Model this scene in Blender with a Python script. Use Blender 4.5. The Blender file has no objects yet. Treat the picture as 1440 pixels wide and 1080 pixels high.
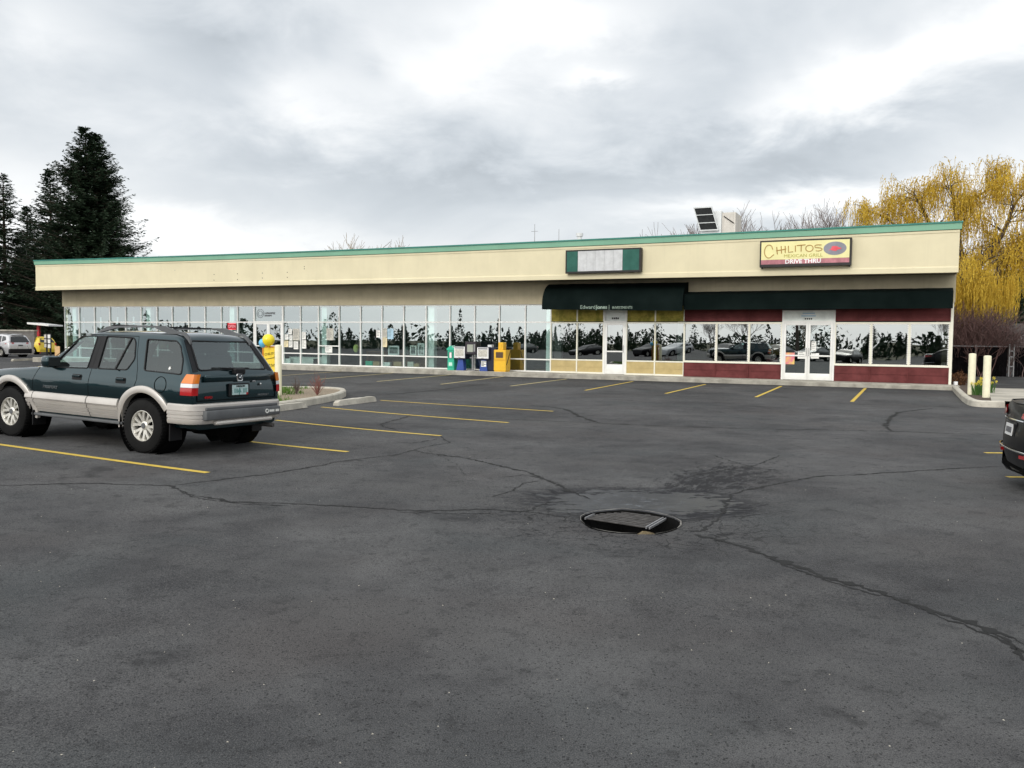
import bpy, bmesh, math, random
from mathutils import Vector, Matrix
R = math.radians
PI = math.pi
random.seed(7)
sc = bpy.context.scene
COL = sc.collection

# ------------------------------------------------------------------ camera maths (pixel -> point in the place)
FPX = 1165.0; RHO = .0105; PITCH = R(3.0); H = 1.6
CRO, SRO = math.cos(RHO), math.sin(RHO)
RV = Vector((1, 0, 0)); FV = Vector((0, math.cos(PITCH), -math.sin(PITCH))); UV0 = Vector((0, math.sin(PITCH), math.cos(PITCH)))
def ray(px, py):
    dx, dy = px - 720, py - 540
    a = CRO*dx + SRO*dy; b = -SRO*dx + CRO*dy
    return FV*FPX + RV*a - UV0*b

DRAIN = (1.10, 7.56)
def sstep(a, b, x):
    t = min(1, max(0, (x - a)/(b - a))); return t*t*(3 - 2*t)
def gz(x, y):
    s = -x - 3.2
    h = .030*(math.log(1 + math.exp(s/.6))*.6 if s < 12 else s)
    h = min(h, .22 + .02*math.tanh(h))
    h *= 1 - sstep(15, 30, y)
    h *= sstep(-6, 4, y)
    d = math.hypot(x - DRAIN[0], (y - DRAIN[1]))
    h -= .05*math.exp(-(d/1.5)**2)
    return h
def G(px, py, dz=0.0):
    d = ray(px, py); z = 0.0
    for _ in range(8):
        t = (z + dz - H)/d.z
        x, y = d.x*t, d.y*t
        z = gz(x, y)
    return Vector((x, y, z + dz))
def AT(px, py, Y):
    d = ray(px, py); t = Y/d.y
    return Vector((0, 0, H)) + d*t

# ------------------------------------------------------------------ object helpers
def tag(o, label=None, cat=None, group=None, kind=None):
    if label: o['label'] = label
    if cat: o['category'] = cat
    if group: o['group'] = group
    if kind: o['kind'] = kind
    return o
def empty(name, loc=(0, 0, 0), rz=0.0, parent=None):
    o = bpy.data.objects.new(name, None); COL.objects.link(o)
    o.location = loc; o.rotation_euler = (0, 0, rz); o.empty_display_size = .2
    if parent: o.parent = parent
    return o
def copy_tree(o, parent=None):
    c = o.copy(); COL.objects.link(c)
    if parent: c.parent = parent
    for ch in list(o.children): copy_tree(ch, c)
    return c

class MB:
    def __init__(s): s.v = []; s.f = []; s.m = []; s.M = Matrix.Identity(4); s.mi = 0
    def add(s, vs, fs, mi=None):
        b = len(s.v)
        s.v += [tuple(s.M @ Vector(p)) for p in vs]
        s.f += [tuple(b + i for i in f) for f in fs]
        s.m += [s.mi if mi is None else mi]*len(fs)
    def box(s, x0, x1, y0, y1, z0, z1, bev=0.0, mi=None):
        if bev <= 0:
            vs = [(x0,y0,z0),(x1,y0,z0),(x1,y1,z0),(x0,y1,z0),(x0,y0,z1),(x1,y0,z1),(x1,y1,z1),(x0,y1,z1)]
            s.add(vs, [(3,2,1,0),(4,5,6,7),(0,1,5,4),(1,2,6,5),(2,3,7,6),(3,0,4,7)], mi); return
        bm = bmesh.new(); bmesh.ops.create_cube(bm, size=1)
        for v in bm.verts:
            v.co = Vector(((x0+x1)/2 + v.co.x*(x1-x0), (y0+y1)/2 + v.co.y*(y1-y0), (z0+z1)/2 + v.co.z*(z1-z0)))
        bmesh.ops.bevel(bm, geom=bm.edges[:], offset=bev, segments=2, profile=.5, affect='EDGES')
        s.bm(bm, mi)
    def bm(s, bm, mi=None):
        bm.verts.index_update()
        s.add([v.co.copy() for v in bm.verts], [tuple(v.index for v in f.verts) for f in bm.faces], mi); bm.free()
    def prism(s, poly, d, mi=None):
        """poly: 3d points (planar loop), d: extrusion vector"""
        n = len(poly); d = Vector(d); P = [Vector(p) for p in poly]
        s.add(P + [p + d for p in P], [tuple(range(n))[::-1], tuple(range(n, 2*n))] + [(i, (i+1) % n, n+(i+1) % n, n+i) for i in range(n)], mi)
    def tube(s, pts, r, n=6, cap=True, mi=None):
        pts = [Vector(p) for p in pts]; rs = r if isinstance(r, (list, tuple)) else [r]*len(pts)
        vs = []; fs = []; prev = None
        for i, p in enumerate(pts):
            t = (pts[min(i+1, len(pts)-1)] - pts[max(i-1, 0)])
            if t.length < 1e-9: t = Vector((0, 0, 1))
            t.normalize()
            a = Vector((0, 0, 1)) if abs(t.z) < .9 else Vector((1, 0, 0))
            if prev is None: x = t.cross(a).normalized()
            else:
                x = prev - t*prev.dot(t)
                x = x.normalized() if x.length > 1e-6 else t.cross(a).normalized()
            prev = x; y = t.cross(x)
            for k in range(n):
                an = 2*PI*k/n; vs.append(p + (x*math.cos(an) + y*math.sin(an))*rs[i])
        for i in range(len(pts)-1):
            for k in range(n):
                k2 = (k+1) % n; fs.append((i*n+k, i*n+k2, (i+1)*n+k2, (i+1)*n+k))
        if cap: fs += [tuple(range(n))[::-1], tuple((len(pts)-1)*n + k for k in range(n))]
        s.add(vs, fs, mi)
    def lathe(s, prof, n=24, axis='Z', mi=None, closed=False):
        vs = []; fs = []; m = len(prof)
        for k in range(n):
            a = 2*PI*k/n; c, q = math.cos(a), math.sin(a)
            for r, h in prof:
                vs.append({'Z': (r*c, r*q, h), 'Y': (r*c, h, r*q), 'X': (h, r*c, r*q)}[axis])
        mm = m if closed else m-1
        for k in range(n):
            k2 = (k+1) % n
            for j in range(mm): 
                j2 = (j+1) % m; fs.append((k*m+j, k2*m+j, k2*m+j2, k*m+j2))
        s.add(vs, fs, mi)
    def build(s, name, mats, parent=None, smooth=None, loc=None, rz=0.0, fix=True):
        me = bpy.data.meshes.new(name); me.from_pydata(s.v, [], s.f); 
        ms = mats if isinstance(mats, (list, tuple)) else [mats]
        for m in ms: me.materials.append(m)
        if len(ms) > 1: me.polygons.foreach_set('material_index', s.m)
        if fix:
            bm = bmesh.new(); bm.from_mesh(me); bmesh.ops.recalc_face_normals(bm, faces=bm.faces[:]); bm.to_mesh(me); bm.free()
        me.update()
        if smooth is not None:
            me.shade_smooth(); me.set_sharp_from_angle(angle=R(smooth))
        o = bpy.data.objects.new(name, me); COL.objects.link(o)
        if parent: o.parent = parent
        if loc is not None: o.location = loc; o.rotation_euler = (0, 0, rz)
        return o

def text_geo(txt, size, sx=1.0, extrude=0.004, bold=0.0):
    cu = bpy.data.curves.new('t', 'FONT'); cu.body = txt; cu.size = size; cu.extrude = extrude; cu.align_x = 'CENTER'; cu.resolution_u = 3; cu.offset = bold
    o = bpy.data.objects.new('t', cu); COL.objects.link(o)
    dg = bpy.context.evaluated_depsgraph_get(); me = bpy.data.meshes.new_from_object(o.evaluated_get(dg))
    vs = [(v.co.x*sx, v.co.y, v.co.z) for v in me.vertices]; fs = [tuple(p.vertices) for p in me.polygons]
    bpy.data.objects.remove(o); bpy.data.curves.remove(cu); bpy.data.meshes.remove(me)
    return vs, fs
def add_text(mb, txt, size, fn, sx=1.0, extrude=.004, bold=0.0, mi=None):
    vs, fs = text_geo(txt, size, sx, extrude, bold)
    mb.add([fn(*v) for v in vs], fs, mi)

# ------------------------------------------------------------------ materials
def nd(nt, typ, **kw):
    n = nt.nodes.new(typ)
    for k, v in kw.items(): setattr(n, k, v)
    return n
class NT:
    """small helper to write node maths"""
    def __init__(s, nt): s.nt = nt
    def put(s, sock, v):
        if isinstance(v, bpy.types.NodeSocket): s.nt.links.new(v, sock)
        elif isinstance(v, (tuple, list)) and len(v) == 3 and sock.type == 'RGBA': sock.default_value = (*v, 1)
        else: sock.default_value = v
    def m(s, op, a, b=0.0, c=0.0, clamp=False):
        n = nd(s.nt, 'ShaderNodeMath', operation=op, use_clamp=clamp)
        s.put(n.inputs[0], a); s.put(n.inputs[1], b); s.put(n.inputs[2], c); return n.outputs[0]
    def vm(s, op, a, b=(0, 0, 0), out=0):
        n = nd(s.nt, 'ShaderNodeVectorMath', operation=op); s.put(n.inputs[0], a); s.put(n.inputs[1], b); return n.outputs[out]
    def mix(s, f, a, b, typ='MIX'):
        n = nd(s.nt, 'ShaderNodeMix', data_type='RGBA', blend_type=typ); s.put(n.inputs[0], f); s.put(n.inputs[6], a); s.put(n.inputs[7], b); return n.outputs[2]
    def ramp(s, v, a, b, lo=0.0, hi=1.0, smooth=True):
        n = nd(s.nt, 'ShaderNodeMapRange', interpolation_type='SMOOTHSTEP' if smooth else 'LINEAR'); s.put(n.inputs[0], v)
        for i, q in enumerate((a, b, lo, hi)): s.put(n.inputs[1+i], q)
        return n.outputs[0]
    def noise(s, vec, scale, detail=4, rough=.55, dist=0.0, out=0):
        n = nd(s.nt, 'ShaderNodeTexNoise'); s.put(n.inputs['Vector'], vec); n.inputs['Scale'].default_value = scale
        n.inputs['Detail'].default_value = detail; n.inputs['Roughness'].default_value = rough; n.inputs['Distortion'].default_value = dist; return n.outputs[out]
    def voro(s, vec, scale, feature='F1', out=0, rnd=1.0):
        n = nd(s.nt, 'ShaderNodeTexVoronoi', feature=feature); s.put(n.inputs['Vector'], vec); n.inputs['Scale'].default_value = scale; n.inputs['Randomness'].default_value = rnd; return n.outputs[out]
    def xyz(s, v):
        n = nd(s.nt, 'ShaderNodeSeparateXYZ'); s.put(n.inputs[0], v); return n.outputs
    def comb(s, x, y, z):
        n = nd(s.nt, 'ShaderNodeCombineXYZ'); s.put(n.inputs[0], x); s.put(n.inputs[1], y); s.put(n.inputs[2], z); return n.outputs[0]
    def bump(s, h, st, dist=.01):
        n = nd(s.nt, 'ShaderNodeBump'); s.put(n.inputs['Height'], h); n.inputs['Strength'].default_value = st; n.inputs['Distance'].default_value = dist; return n.outputs[0]
def newmat(name):
    m = bpy.data.materials.new(name); m.use_nodes = True; nt = m.node_tree; nt.nodes.clear()
    out = nd(nt, 'ShaderNodeOutputMaterial'); b = nd(nt, 'ShaderNodeBsdfPrincipled'); nt.links.new(b.outputs[0], out.inputs[0])
    return m, NT(nt), b, out
def mat(name, col, rough=.6, metal=0.0, var=.12, scale=3.0, bump=0.0, bscale=60.0, coat=0.0, spec=.4, col2=None, streak=0.0, dirt=0.0):
    m, t, b, out = newmat(name)
    tc = nd(t.nt, 'ShaderNodeTexCoord').outputs['Object']
    n = t.noise(tc, scale, 5, .6)
    f = t.ramp(n, .3, .7)
    c2 = col2 or tuple(max(0, c*(1-var)) for c in col)
    c1 = col if col2 else tuple(min(1, c*(1+var*.6)) for c in col)
    c = t.mix(f, c1, c2)
    if streak:
        n2 = t.noise(t.vm('MULTIPLY', tc, (7.0, 7.0, .35)), 1.0, 5, .65)
        c = t.mix(t.m('MULTIPLY', t.ramp(n2, .48, .75), streak), c, tuple(x*.45 for x in col))
    if dirt:
        n3 = t.noise(tc, scale*4, 6, .7)
        c = t.mix(t.m('MULTIPLY', t.ramp(n3, .55, .75), dirt), c, (.10, .085, .065))
    t.put(b.inputs['Base Color'], c)
    t.put(b.inputs['Roughness'], t.ramp(n, .2, .8, max(.02, rough*.85), min(1, rough*1.15)))
    b.inputs['Metallic'].default_value = metal; b.inputs['Specular IOR Level'].default_value = spec
    if coat: b.inputs['Coat Weight'].default_value = coat; b.inputs['Coat Roughness'].default_value = .03
    if bump: t.put(b.inputs['Normal'], t.bump(t.noise(tc, bscale, 4, .6), bump))
    return m
def glass(name, tint, refl, wav=.0, wscale=.7, rough=0.0, rcol=(.92, 1.0, 1.0)):
    m, t, b, out = newmat(name); t.nt.nodes.remove(b)
    tr = nd(t.nt, 'ShaderNodeBsdfTransparent'); tr.inputs[0].default_value = (*tint, 1)
    gl = nd(t.nt, 'ShaderNodeBsdfGlossy'); gl.inputs['Color'].default_value = (*rcol, 1); gl.inputs['Roughness'].default_value = rough
    lw = nd(t.nt, 'ShaderNodeLayerWeight'); lw.inputs[0].default_value = .5
    fac = t.m('ADD', t.m('MULTIPLY', t.m('POWER', lw.outputs['Facing'], 4.0), .6), refl, clamp=True)
    if wav:
        tc = nd(t.nt, 'ShaderNodeTexCoord').outputs['Object']
        h = t.noise(tc, wscale, 1, .35, .5)
        bp = t.bump(h, 1.0, wav); t.put(gl.inputs['Normal'], bp)
    mx = nd(t.nt, 'ShaderNodeMixShader'); t.put(mx.inputs[0], fac)
    t.nt.links.new(tr.outputs[0], mx.inputs[1]); t.nt.links.new(gl.outputs[0], mx.inputs[2]); t.nt.links.new(mx.outputs[0], out.inputs[0])
    return m
def leafmat(name, c1, c2, rough=.6, trans=.25, scale=.6):
    m, t, b, out = newmat(name)
    gi = nd(t.nt, 'ShaderNodeNewGeometry')
    tc = nd(t.nt, 'ShaderNodeTexCoord').outputs['Object']
    f = t.m('ADD', t.m('MULTIPLY', gi.outputs['Random Per Island'], .7), t.m('MULTIPLY', t.ramp(t.noise(tc, scale, 3), .3, .7), .4), clamp=True)
    c = t.mix(f, c1, c2); t.put(b.inputs['Base Color'], c); b.inputs['Roughness'].default_value = rough; b.inputs['Specular IOR Level'].default_value = .25
    if trans:
        ts = nd(t.nt, 'ShaderNodeBsdfTranslucent'); t.put(ts.inputs[0], c)
        mx = nd(t.nt, 'ShaderNodeMixShader'); mx.inputs[0].default_value = trans
        t.nt.links.new(b.outputs[0], mx.inputs[1]); t.nt.links.new(ts.outputs[0], mx.inputs[2]); t.nt.links.new(mx.outputs[0], out.inputs[0])
    return m
def emis(name, col, st):
    m, t, b, out = newmat(name); b.inputs['Base Color'].default_value = (*col, 1); b.inputs['Emission Color'].default_value = (*col, 1); b.inputs['Emission Strength'].default_value = st
    return m

# asphalt -----------------------------------------------------------
def asphalt():
    m, t, b, out = newmat('asphalt')
    P = nd(t.nt, 'ShaderNodeTexCoord').outputs['Object']
    X, Y, Z = t.xyz(P)
    big = t.noise(P, .30, 5, .6, .4); med = t.noise(P, 1.7, 5, .65, .3); tint = t.noise(t.vm('ADD', P, (31, 7, 0)), .55, 3, .5)
    fine = t.noise(P, 46, 4, .78); grit = t.voro(P, 95)
    v = t.m('ADD', t.m('MULTIPLY', t.ramp(big, .38, .62), .60), t.m('MULTIPLY', t.ramp(med, .34, .66), .40))
    c = t.mix(v, (.037, .037, .040), (.124, .124, .125))
    c = t.mix(t.m('MULTIPLY', t.ramp(tint, .5, .75), .55), c, (.082, .074, .072))
    c = t.mix(t.m('MULTIPLY', t.ramp(tint, .5, .25), .5), c, (.066, .076, .079))
    # long worn tyre paths, running along the aisle
    ax = t.m('ADD', t.m('MULTIPLY', X, .427), t.m('MULTIPLY', Y, .904))
    al = t.m('SUBTRACT', t.m('MULTIPLY', X, .904), t.m('MULTIPLY', Y, .427))
    wear = t.noise(t.comb(t.m('MULTIPLY', al, .12), t.m('MULTIPLY', ax, .9), 0.0), 1.0, 3, .6)
    c = t.mix(t.m('MULTIPLY', t.ramp(wear, .45, .7), .45), c, (.100, .100, .099))
    # aggregate
    fin2 = t.noise(P, 170, 2, .7)
    c = t.mix(t.ramp(fine, .50, .66, .0, .6), c, (.014, .014, .015))
    c = t.mix(t.ramp(fin2, .50, .64, .0, .7), c, (.012, .012, .013))
    c = t.mix(t.ramp(fin2, .47, .34, .0, .6), c, (.150, .148, .142))
    mot = t.noise(P, 5.5, 6, .75)
    c = t.mix(t.ramp(mot, .53, .66, .0, .45), c, (.020, .020, .021))
    rnd = nd(t.nt, 'ShaderNodeTexVoronoi'); t.put(rnd.inputs['Vector'], P); rnd.inputs['Scale'].default_value = 70
    rc = t.xyz(rnd.outputs['Color'])[0]
    st = t.m('MULTIPLY', t.ramp(rc, .93, .97), t.ramp(rnd.outputs['Distance'], .40, .2))
    c = t.mix(t.m('MULTIPLY', st, .5), c, (.15, .147, .14))
    dk = t.m('MULTIPLY', t.ramp(rc, .16, .08), t.ramp(rnd.outputs['Distance'], .5, .3))
    c = t.mix(t.m('MULTIPLY', dk, .8), c, (.015, .015, .016))
    rn2 = nd(t.nt, 'ShaderNodeTexVoronoi'); t.put(rn2.inputs['Vector'], P); rn2.inputs['Scale'].default_value = 7
    rc2 = t.xyz(rn2.outputs['Color'])[1]
    sp = t.m('MULTIPLY', t.ramp(rc2, .985, .99), t.ramp(rn2.outputs['Distance'], .035, .02))
    # oil drips in the parking stalls
    oil = t.m('MULTIPLY', t.ramp(t.noise(P, .9, 5, .7), .60, .70), .6)
    c = t.mix(oil, c, (.022, .022, .023))
    # fresher, darker band along the kerb of the shops
    off = t.m('SUBTRACT', 34.39, ax)
    band = t.m('MULTIPLY', t.ramp(off, 3.6, 1.4), t.ramp(t.noise(P, .8, 5, .65), .3, .6))
    c = t.mix(t.m('MULTIPLY', band, .7), c, (.030, .030, .032))
    # broken, wet ground round the drain
    dx = t.m('SUBTRACT', X, DRAIN[0]); dy = t.m('SUBTRACT', Y, DRAIN[1])
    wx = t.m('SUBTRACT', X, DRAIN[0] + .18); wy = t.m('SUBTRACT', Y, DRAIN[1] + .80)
    d = t.m('SQRT', t.m('ADD', t.m('MULTIPLY', dx, dx), t.m('MULTIPLY', dy, dy)))
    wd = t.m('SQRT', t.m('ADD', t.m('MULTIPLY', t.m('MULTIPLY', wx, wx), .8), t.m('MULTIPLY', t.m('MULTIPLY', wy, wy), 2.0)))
    nz = t.noise(t.vm('MULTIPLY', P, (1.0, 2.2, 1)), 2.6, 6, .75)
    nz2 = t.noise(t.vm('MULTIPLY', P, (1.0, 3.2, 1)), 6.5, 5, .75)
    wet = t.ramp(t.m('ADD', wd, t.m('MULTIPLY', t.m('SUBTRACT', nz, .5), 2.2)), 1.0, .72)
    pale_sheen = t.m('MULTIPLY', t.ramp(nz2, .535, .66), t.ramp(wd, .78, .25))
    # dark dirt fan swept to the upper right
    ang = t.m('ARCTAN2', t.m('ADD', dx, .1), t.m('ADD', dy, .2))
    fan = t.noise(t.comb(t.m('MULTIPLY', ang, 16.0), t.m('MULTIPLY', d, 2.0), 0.0), 1.5, 7, .85)
    fa = t.m('DIVIDE', t.m('SUBTRACT', ang, .55), .30)
    fm = t.m('MAXIMUM', t.m('MULTIPLY', t.ramp(d, 6.2, 2.2), t.m('POWER', .3679, t.m('MULTIPLY', fa, fa))), t.m('MULTIPLY', t.ramp(d, 2.3, 1.0), t.m('MULTIPLY', t.ramp(ang, -1.1, -.3), t.ramp(ang, 1.6, 1.1))))
    fan = t.m('MULTIPLY', t.ramp(t.m('ADD', fan, t.m('MULTIPLY', fm, .26)), .655, .76), t.m('MINIMUM', t.m('MULTIPLY', fm, 1.6), 1.0))
    c = t.mix(t.m('MULTIPLY', fan, .9), c, (.016, .016, .018))
    spk = t.m('MULTIPLY', t.ramp(t.noise(P, 13, 4, .8), .55, .61), t.ramp(t.m('ADD', d, t.m('MULTIPLY', med, 1.2)), 2.6, 1.3))
    c = t.mix(t.m('MULTIPLY', spk, .85), c, (.012, .012, .014))
    c = t.mix(t.m('MULTIPLY', t.ramp(t.m('ADD', wd, t.m('MULTIPLY', t.m('SUBTRACT', nz, .5), 1.8)), 1.3, .85), .8), c, (.016, .016, .019))
    pale_sheen = t.m('MULTIPLY', pale_sheen, t.ramp(t.noise(P, 8.5, 5, .8), .46, .58))
    c = t.mix(t.m('MULTIPLY', pale_sheen, .85), c, (.20, .222, .255))  # pale sky sheen on the wet ground, painted into the colour
    cw = t.vm('ADD', P, t.vm('MULTIPLY', t.noise(P, 2.5, 4, .6, 0, 1), (.5, .5, 0)))
    ce = t.m('MULTIPLY', t.ramp(t.voro(cw, 3.6, 'DISTANCE_TO_EDGE'), .035, .008), t.ramp(t.m('ADD', d, t.m('MULTIPLY', big, 2.4)), 2.9, 1.7))
    c = t.mix(t.m('MULTIPLY', ce, .85), c, (.012, .012, .012))
    # earth and turf beyond the paved lot
    far = t.m('MAXIMUM', t.ramp(t.m('MULTIPLY', Y, -1.0), 42, 46), t.m('MAXIMUM', t.ramp(ax, 75, 80), t.ramp(t.m('ABSOLUTE', al), 85, 95)))
    c = t.mix(far, c, t.mix(t.noise(P, .3, 5), (.05, .06, .02), (.10, .085, .05)))
    t.put(b.inputs['Base Color'], c)
    rg = t.ramp(v, 0, 1, .78, .92)
    t.put(b.inputs['Roughness'], t.m('SUBTRACT', rg, t.m('MULTIPLY', wet, .50)))
    b.inputs['Specular IOR Level'].default_value = .16
    hgt = t.m('ADD', t.m('ADD', t.m('MULTIPLY', fine, .35), t.m('MULTIPLY', fin2, .3)), t.m('ADD', t.m('MULTIPLY', grit, .25), t.m('MULTIPLY', ce, -1.2)))
    hgt = t.m('MULTIPLY', hgt, t.m('SUBTRACT', 1.0, t.m('MULTIPLY', wet, .75)))
    t.put(b.inputs['Normal'], t.bump(hgt, .32, .010))
    return m
M = {}
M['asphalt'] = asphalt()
M['conc'] = mat('concrete', (.36, .34, .29), .85, var=.3, scale=2.2, bump=.35, bscale=70, dirt=.35)
M['conc_l'] = mat('pale_concrete', (.50, .47, .40), .85, var=.22, scale=2.5, bump=.4, bscale=60, dirt=.3)
M['walk'] = mat('sidewalk_concrete', (.44, .41, .35), .85, var=.25, scale=1.2, bump=.3, bscale=60, dirt=.25)
M['stucco'] = mat('cream_stucco', (.70, .635, .44), .85, var=.05, scale=.8, bump=.25, bscale=90, streak=.06)
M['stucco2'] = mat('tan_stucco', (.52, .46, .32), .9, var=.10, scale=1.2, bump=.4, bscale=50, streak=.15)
M['green'] = mat('green_coping', (.21, .43, .30), .5, var=.08, scale=.8, streak=.1)
M['green_d'] = mat('green_coping_cap', (.03, .20, .16), .5)
M['soffit'] = mat('soffit_board', (.10, .085, .06), .9)
M['roof'] = mat('grey_roof', (.3, .3, .29), .9)
M['white_fr'] = mat('white_aluminium', (.80, .80, .77), .4, var=.05)
M['cream_fr'] = mat('cream_aluminium', (.80, .78, .66), .5, var=.05)
M['glass'] = glass('shop_glass', (.78, .94, .92), .37, .008, .25, 0.0, (.90, .99, 1.0))
M['glass2'] = glass('dark_shop_glass', (.26, .30, .30), .36, .009, .30, 0.0, (.93, .99, 1.0))
M['gasket'] = mat('dark_gasket', (.015, .017, .018), .5)
M['olive'] = mat('stained_olive_panel', (.42, .34, .06), .75, scale=3, col2=(.16, .15, .02), streak=.55)
M['tan'] = mat('tan_siding', (.50, .39, .18), .75, var=.10, streak=.10)
M['maroon'] = mat('maroon_siding', (.115, .017, .017), .7, var=.25, scale=2, streak=.2)
M['awn'] = mat('green_black_awning', (.0025, .0075, .0068), .85, var=.2, scale=1.0, spec=.12)
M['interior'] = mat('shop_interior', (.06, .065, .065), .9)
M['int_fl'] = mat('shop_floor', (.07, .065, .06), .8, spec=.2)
M['colw'] = mat('white_column', (.78, .82, .78), .7)
M['sign_blk'] = mat('black_sign_case', (.012, .010, .010), .5, dirt=.0)
M['sign_grn'] = mat('dark_green_panel', (.012, .10, .075), .6, var=.15)
M['sign_alu'] = mat('bare_sign_panel', (.56, .57, .58), .5, var=.12, scale=4, streak=.35)
M['sign_yel'] = mat('pale_yellow_face', (.78, .73, .36), .5, var=.05)
M['sign_red'] = mat('faded_red_band', (.50, .20, .23), .6, var=.3, scale=3, streak=.3)
M['sign_brn'] = mat('brown_lettering', (.42, .25, .07), .6)
M['sign_olv'] = mat('olive_lettering', (.40, .36, .08), .6)
M['sign_wht'] = mat('white_lettering', (.85, .85, .85), .5)
M['sign_gry'] = mat('grey_oval', (.25, .25, .29), .6)
M['sign_pnk'] = mat('red_emblem', (.78, .10, .13), .6)
M['letter_g'] = mat('pale_green_lettering', (.28, .36, .30), .6, var=.3, scale=8)
M['post'] = mat('cream_painted_steel', (.80, .76, .56), .45, var=.08, scale=6, dirt=.12)
M['yel_ln'] = mat('worn_yellow_paint', (.60, .43, .07), .8, scale=14, var=.15, dirt=.3)
M['pale_ln'] = mat('worn_pale_paint', (.56, .47, .22), .8, scale=14, var=.2, dirt=.4)
M['crack'] = mat('crack_shade', (.012, .012, .012), .95)
M['iron'] = mat('rusty_iron', (.070, .066, .064), .6, metal=.2, var=.35, scale=14, bump=.3)
M['iron_l'] = mat('worn_steel_edge', (.36, .36, .37), .4, metal=.5)
M['pitw'] = mat('pit_wall', (.007, .007, .007), .95, spec=.1)
M['mud'] = mat('drain_mud', (.15, .115, .06), .6, var=.4, scale=12, bump=.4)
M['grass'] = leafmat('island_grass_blades', (.045, .12, .012), (.11, .22, .03), .6, .2)
M['soil'] = mat('bark_mulch', (.085, .06, .045), .95, var=.4, scale=20, bump=.8, bscale=40)
M['chips'] = mat('pale_wood_chips', (.30, .24, .17), .95, var=.5, scale=25, bump=.9, bscale=50)
M['bark'] = mat('tree_bark', (.075, .055, .042), .9, var=.3, scale=3, bump=.6, bscale=12)
M['twig'] = mat('twig_bark', (.15, .115, .10), .9)
M['twig_y'] = mat('tan_twig_bark', (.24, .18, .10), .9)
M['twig_p'] = mat('purple_twig_bark', (.10, .055, .05), .9)
M['needle'] = leafmat('dark_needles', (.014, .030, .018), (.048, .078, .042), .7, .12)
M['willow'] = leafmat('yellow_willow_strands', (.42, .27, .025), (.76, .55, .08), .7, .35)
M['leafd'] = leafmat('evergreen_hedge_leaves', (.008, .02, .008), (.025, .05, .02), .7, .1)
M['rust_bush'] = leafmat('rusty_shrub_leaves', (.07, .03, .015), (.15, .07, .03), .8, .1)
M['stem_g'] = leafmat('green_stems', (.03, .09, .02), (.07, .16, .03), .6, .1)
M['petal'] = leafmat('yellow_petals', (.75, .60, .04), (.85, .74, .15), .6, .3)
M['hill'] = mat('scrub_hillside', (.055, .055, .042), .95, var=.5, scale=.06, col2=(.10, .085, .06))
M['black'] = mat('black_plastic', (.008, .008, .009), .5, spec=.25)
M['fence'] = mat('black_fence_slats', (.004, .0035, .004), .9, var=.4, scale=3, spec=.04)
M['galv'] = mat('galvanised_steel', (.30, .30, .30), .45, metal=.6)
M['tyre'] = mat('tyre_rubber', (.009, .009, .009), .85, bump=.2, bscale=30, spec=.18)
M['well'] = mat('wheel_well_black', (.004, .004, .004), .95, spec=.05)
M['alloy'] = mat('cast_alloy', (.72, .70, .64), .32, metal=.55, var=.06)
M['paint_g'] = mat('dark_teal_car_paint', (.0055, .029, .036), .20, metal=.75, var=.05, scale=1.0, coat=1.0, spec=.35)
M['clad'] = mat('champagne_cladding', (.53, .50, .465), .36, metal=.25, var=.08, scale=2.0)
M['grey_pl'] = mat('grey_bumper_plastic', (.10, .105, .11), .6, var=.15)
M['carglass'] = glass('car_glass', (.62, .78, .76), .14)
M['carglass_d'] = glass('tinted_car_glass', (.22, .27, .27), .09)
M['seat'] = mat('grey_car_seats', (.05, .05, .05), .9, spec=.1)
M['lamp_red'] = mat('red_lamp_lens', (.42, .008, .010), .18, coat=.8)
M['lamp_amb'] = mat('amber_lamp_lens', (.75, .20, .015), .18, coat=.8)
M['lamp_wht'] = mat('clear_lamp_lens', (.75, .75, .76), .15, coat=.8)
M['chrome'] = mat('chrome', (.75, .75, .75), .12, metal=1.0)
M['plate'] = mat('pale_plate', (.55, .66, .68), .45, var=.15, scale=30, col2=(.34, .48, .46))
M['plate_w'] = mat('white_plate', (.75, .75, .74), .45)
M['paint_s'] = mat('silver_car_paint', (.62, .62, .63), .3, metal=.4, coat=.8, var=.05)
M['paint_y'] = mat('yellow_car_paint', (.75, .55, .05), .3, coat=.8, var=.05)
M['paint_k'] = mat('black_car_paint', (.003, .003, .004), .38, coat=.12, var=.1, spec=.22)
M['darkwin'] = mat('dark_car_window', (.008, .010, .011), .06, coat=.5)
M['wall_g'] = mat('grey_block_wall', (.16, .15, .14), .9, var=.2)
M['white'] = mat('white_paint', (.80, .80, .79), .5, var=.05)
M['red'] = mat('red_paint', (.45, .02, .03), .5)
M['box_grn'] = mat('teal_green_plastic', (.04, .44, .28), .4, var=.08)
M['box_blu'] = mat('blue_plastic', (.02, .06, .28), .45, var=.12)
M['box_nvy'] = mat('navy_steel', (.012, .015, .035), .45)
M['box_yel'] = mat('orange_yellow_steel', (.80, .47, .03), .4, var=.08)
M['box_org'] = mat('deep_orange_steel', (.72, .33, .02), .4, var=.08)
M['paper'] = mat('newsprint', (.70, .68, .60), .8, col2=(.38, .36, .32), scale=22)
M['paper_w'] = mat('white_paper', (.82, .82, .78), .8, var=.06)
M['paper_y'] = mat('cream_paper', (.80, .70, .45), .8, var=.1)
M['ink'] = mat('grey_ink', (.12, .12, .13), .8)
M['blk_ink'] = mat('black_ink', (.02, .018, .015), .8)
M['neon'] = emis('red_neon', (.95, .05, .08), .8)
M['bal_y'] = mat('yellow_balloon_rubber', (.85, .68, .02), .25, var=.05, coat=.4)
M['bal_b'] = mat('blue_balloon_rubber', (.12, .48, .78), .25, var=.05, coat=.4)
M['orange'] = mat('orange_sign_frame', (.65, .24, .03), .6)
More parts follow.
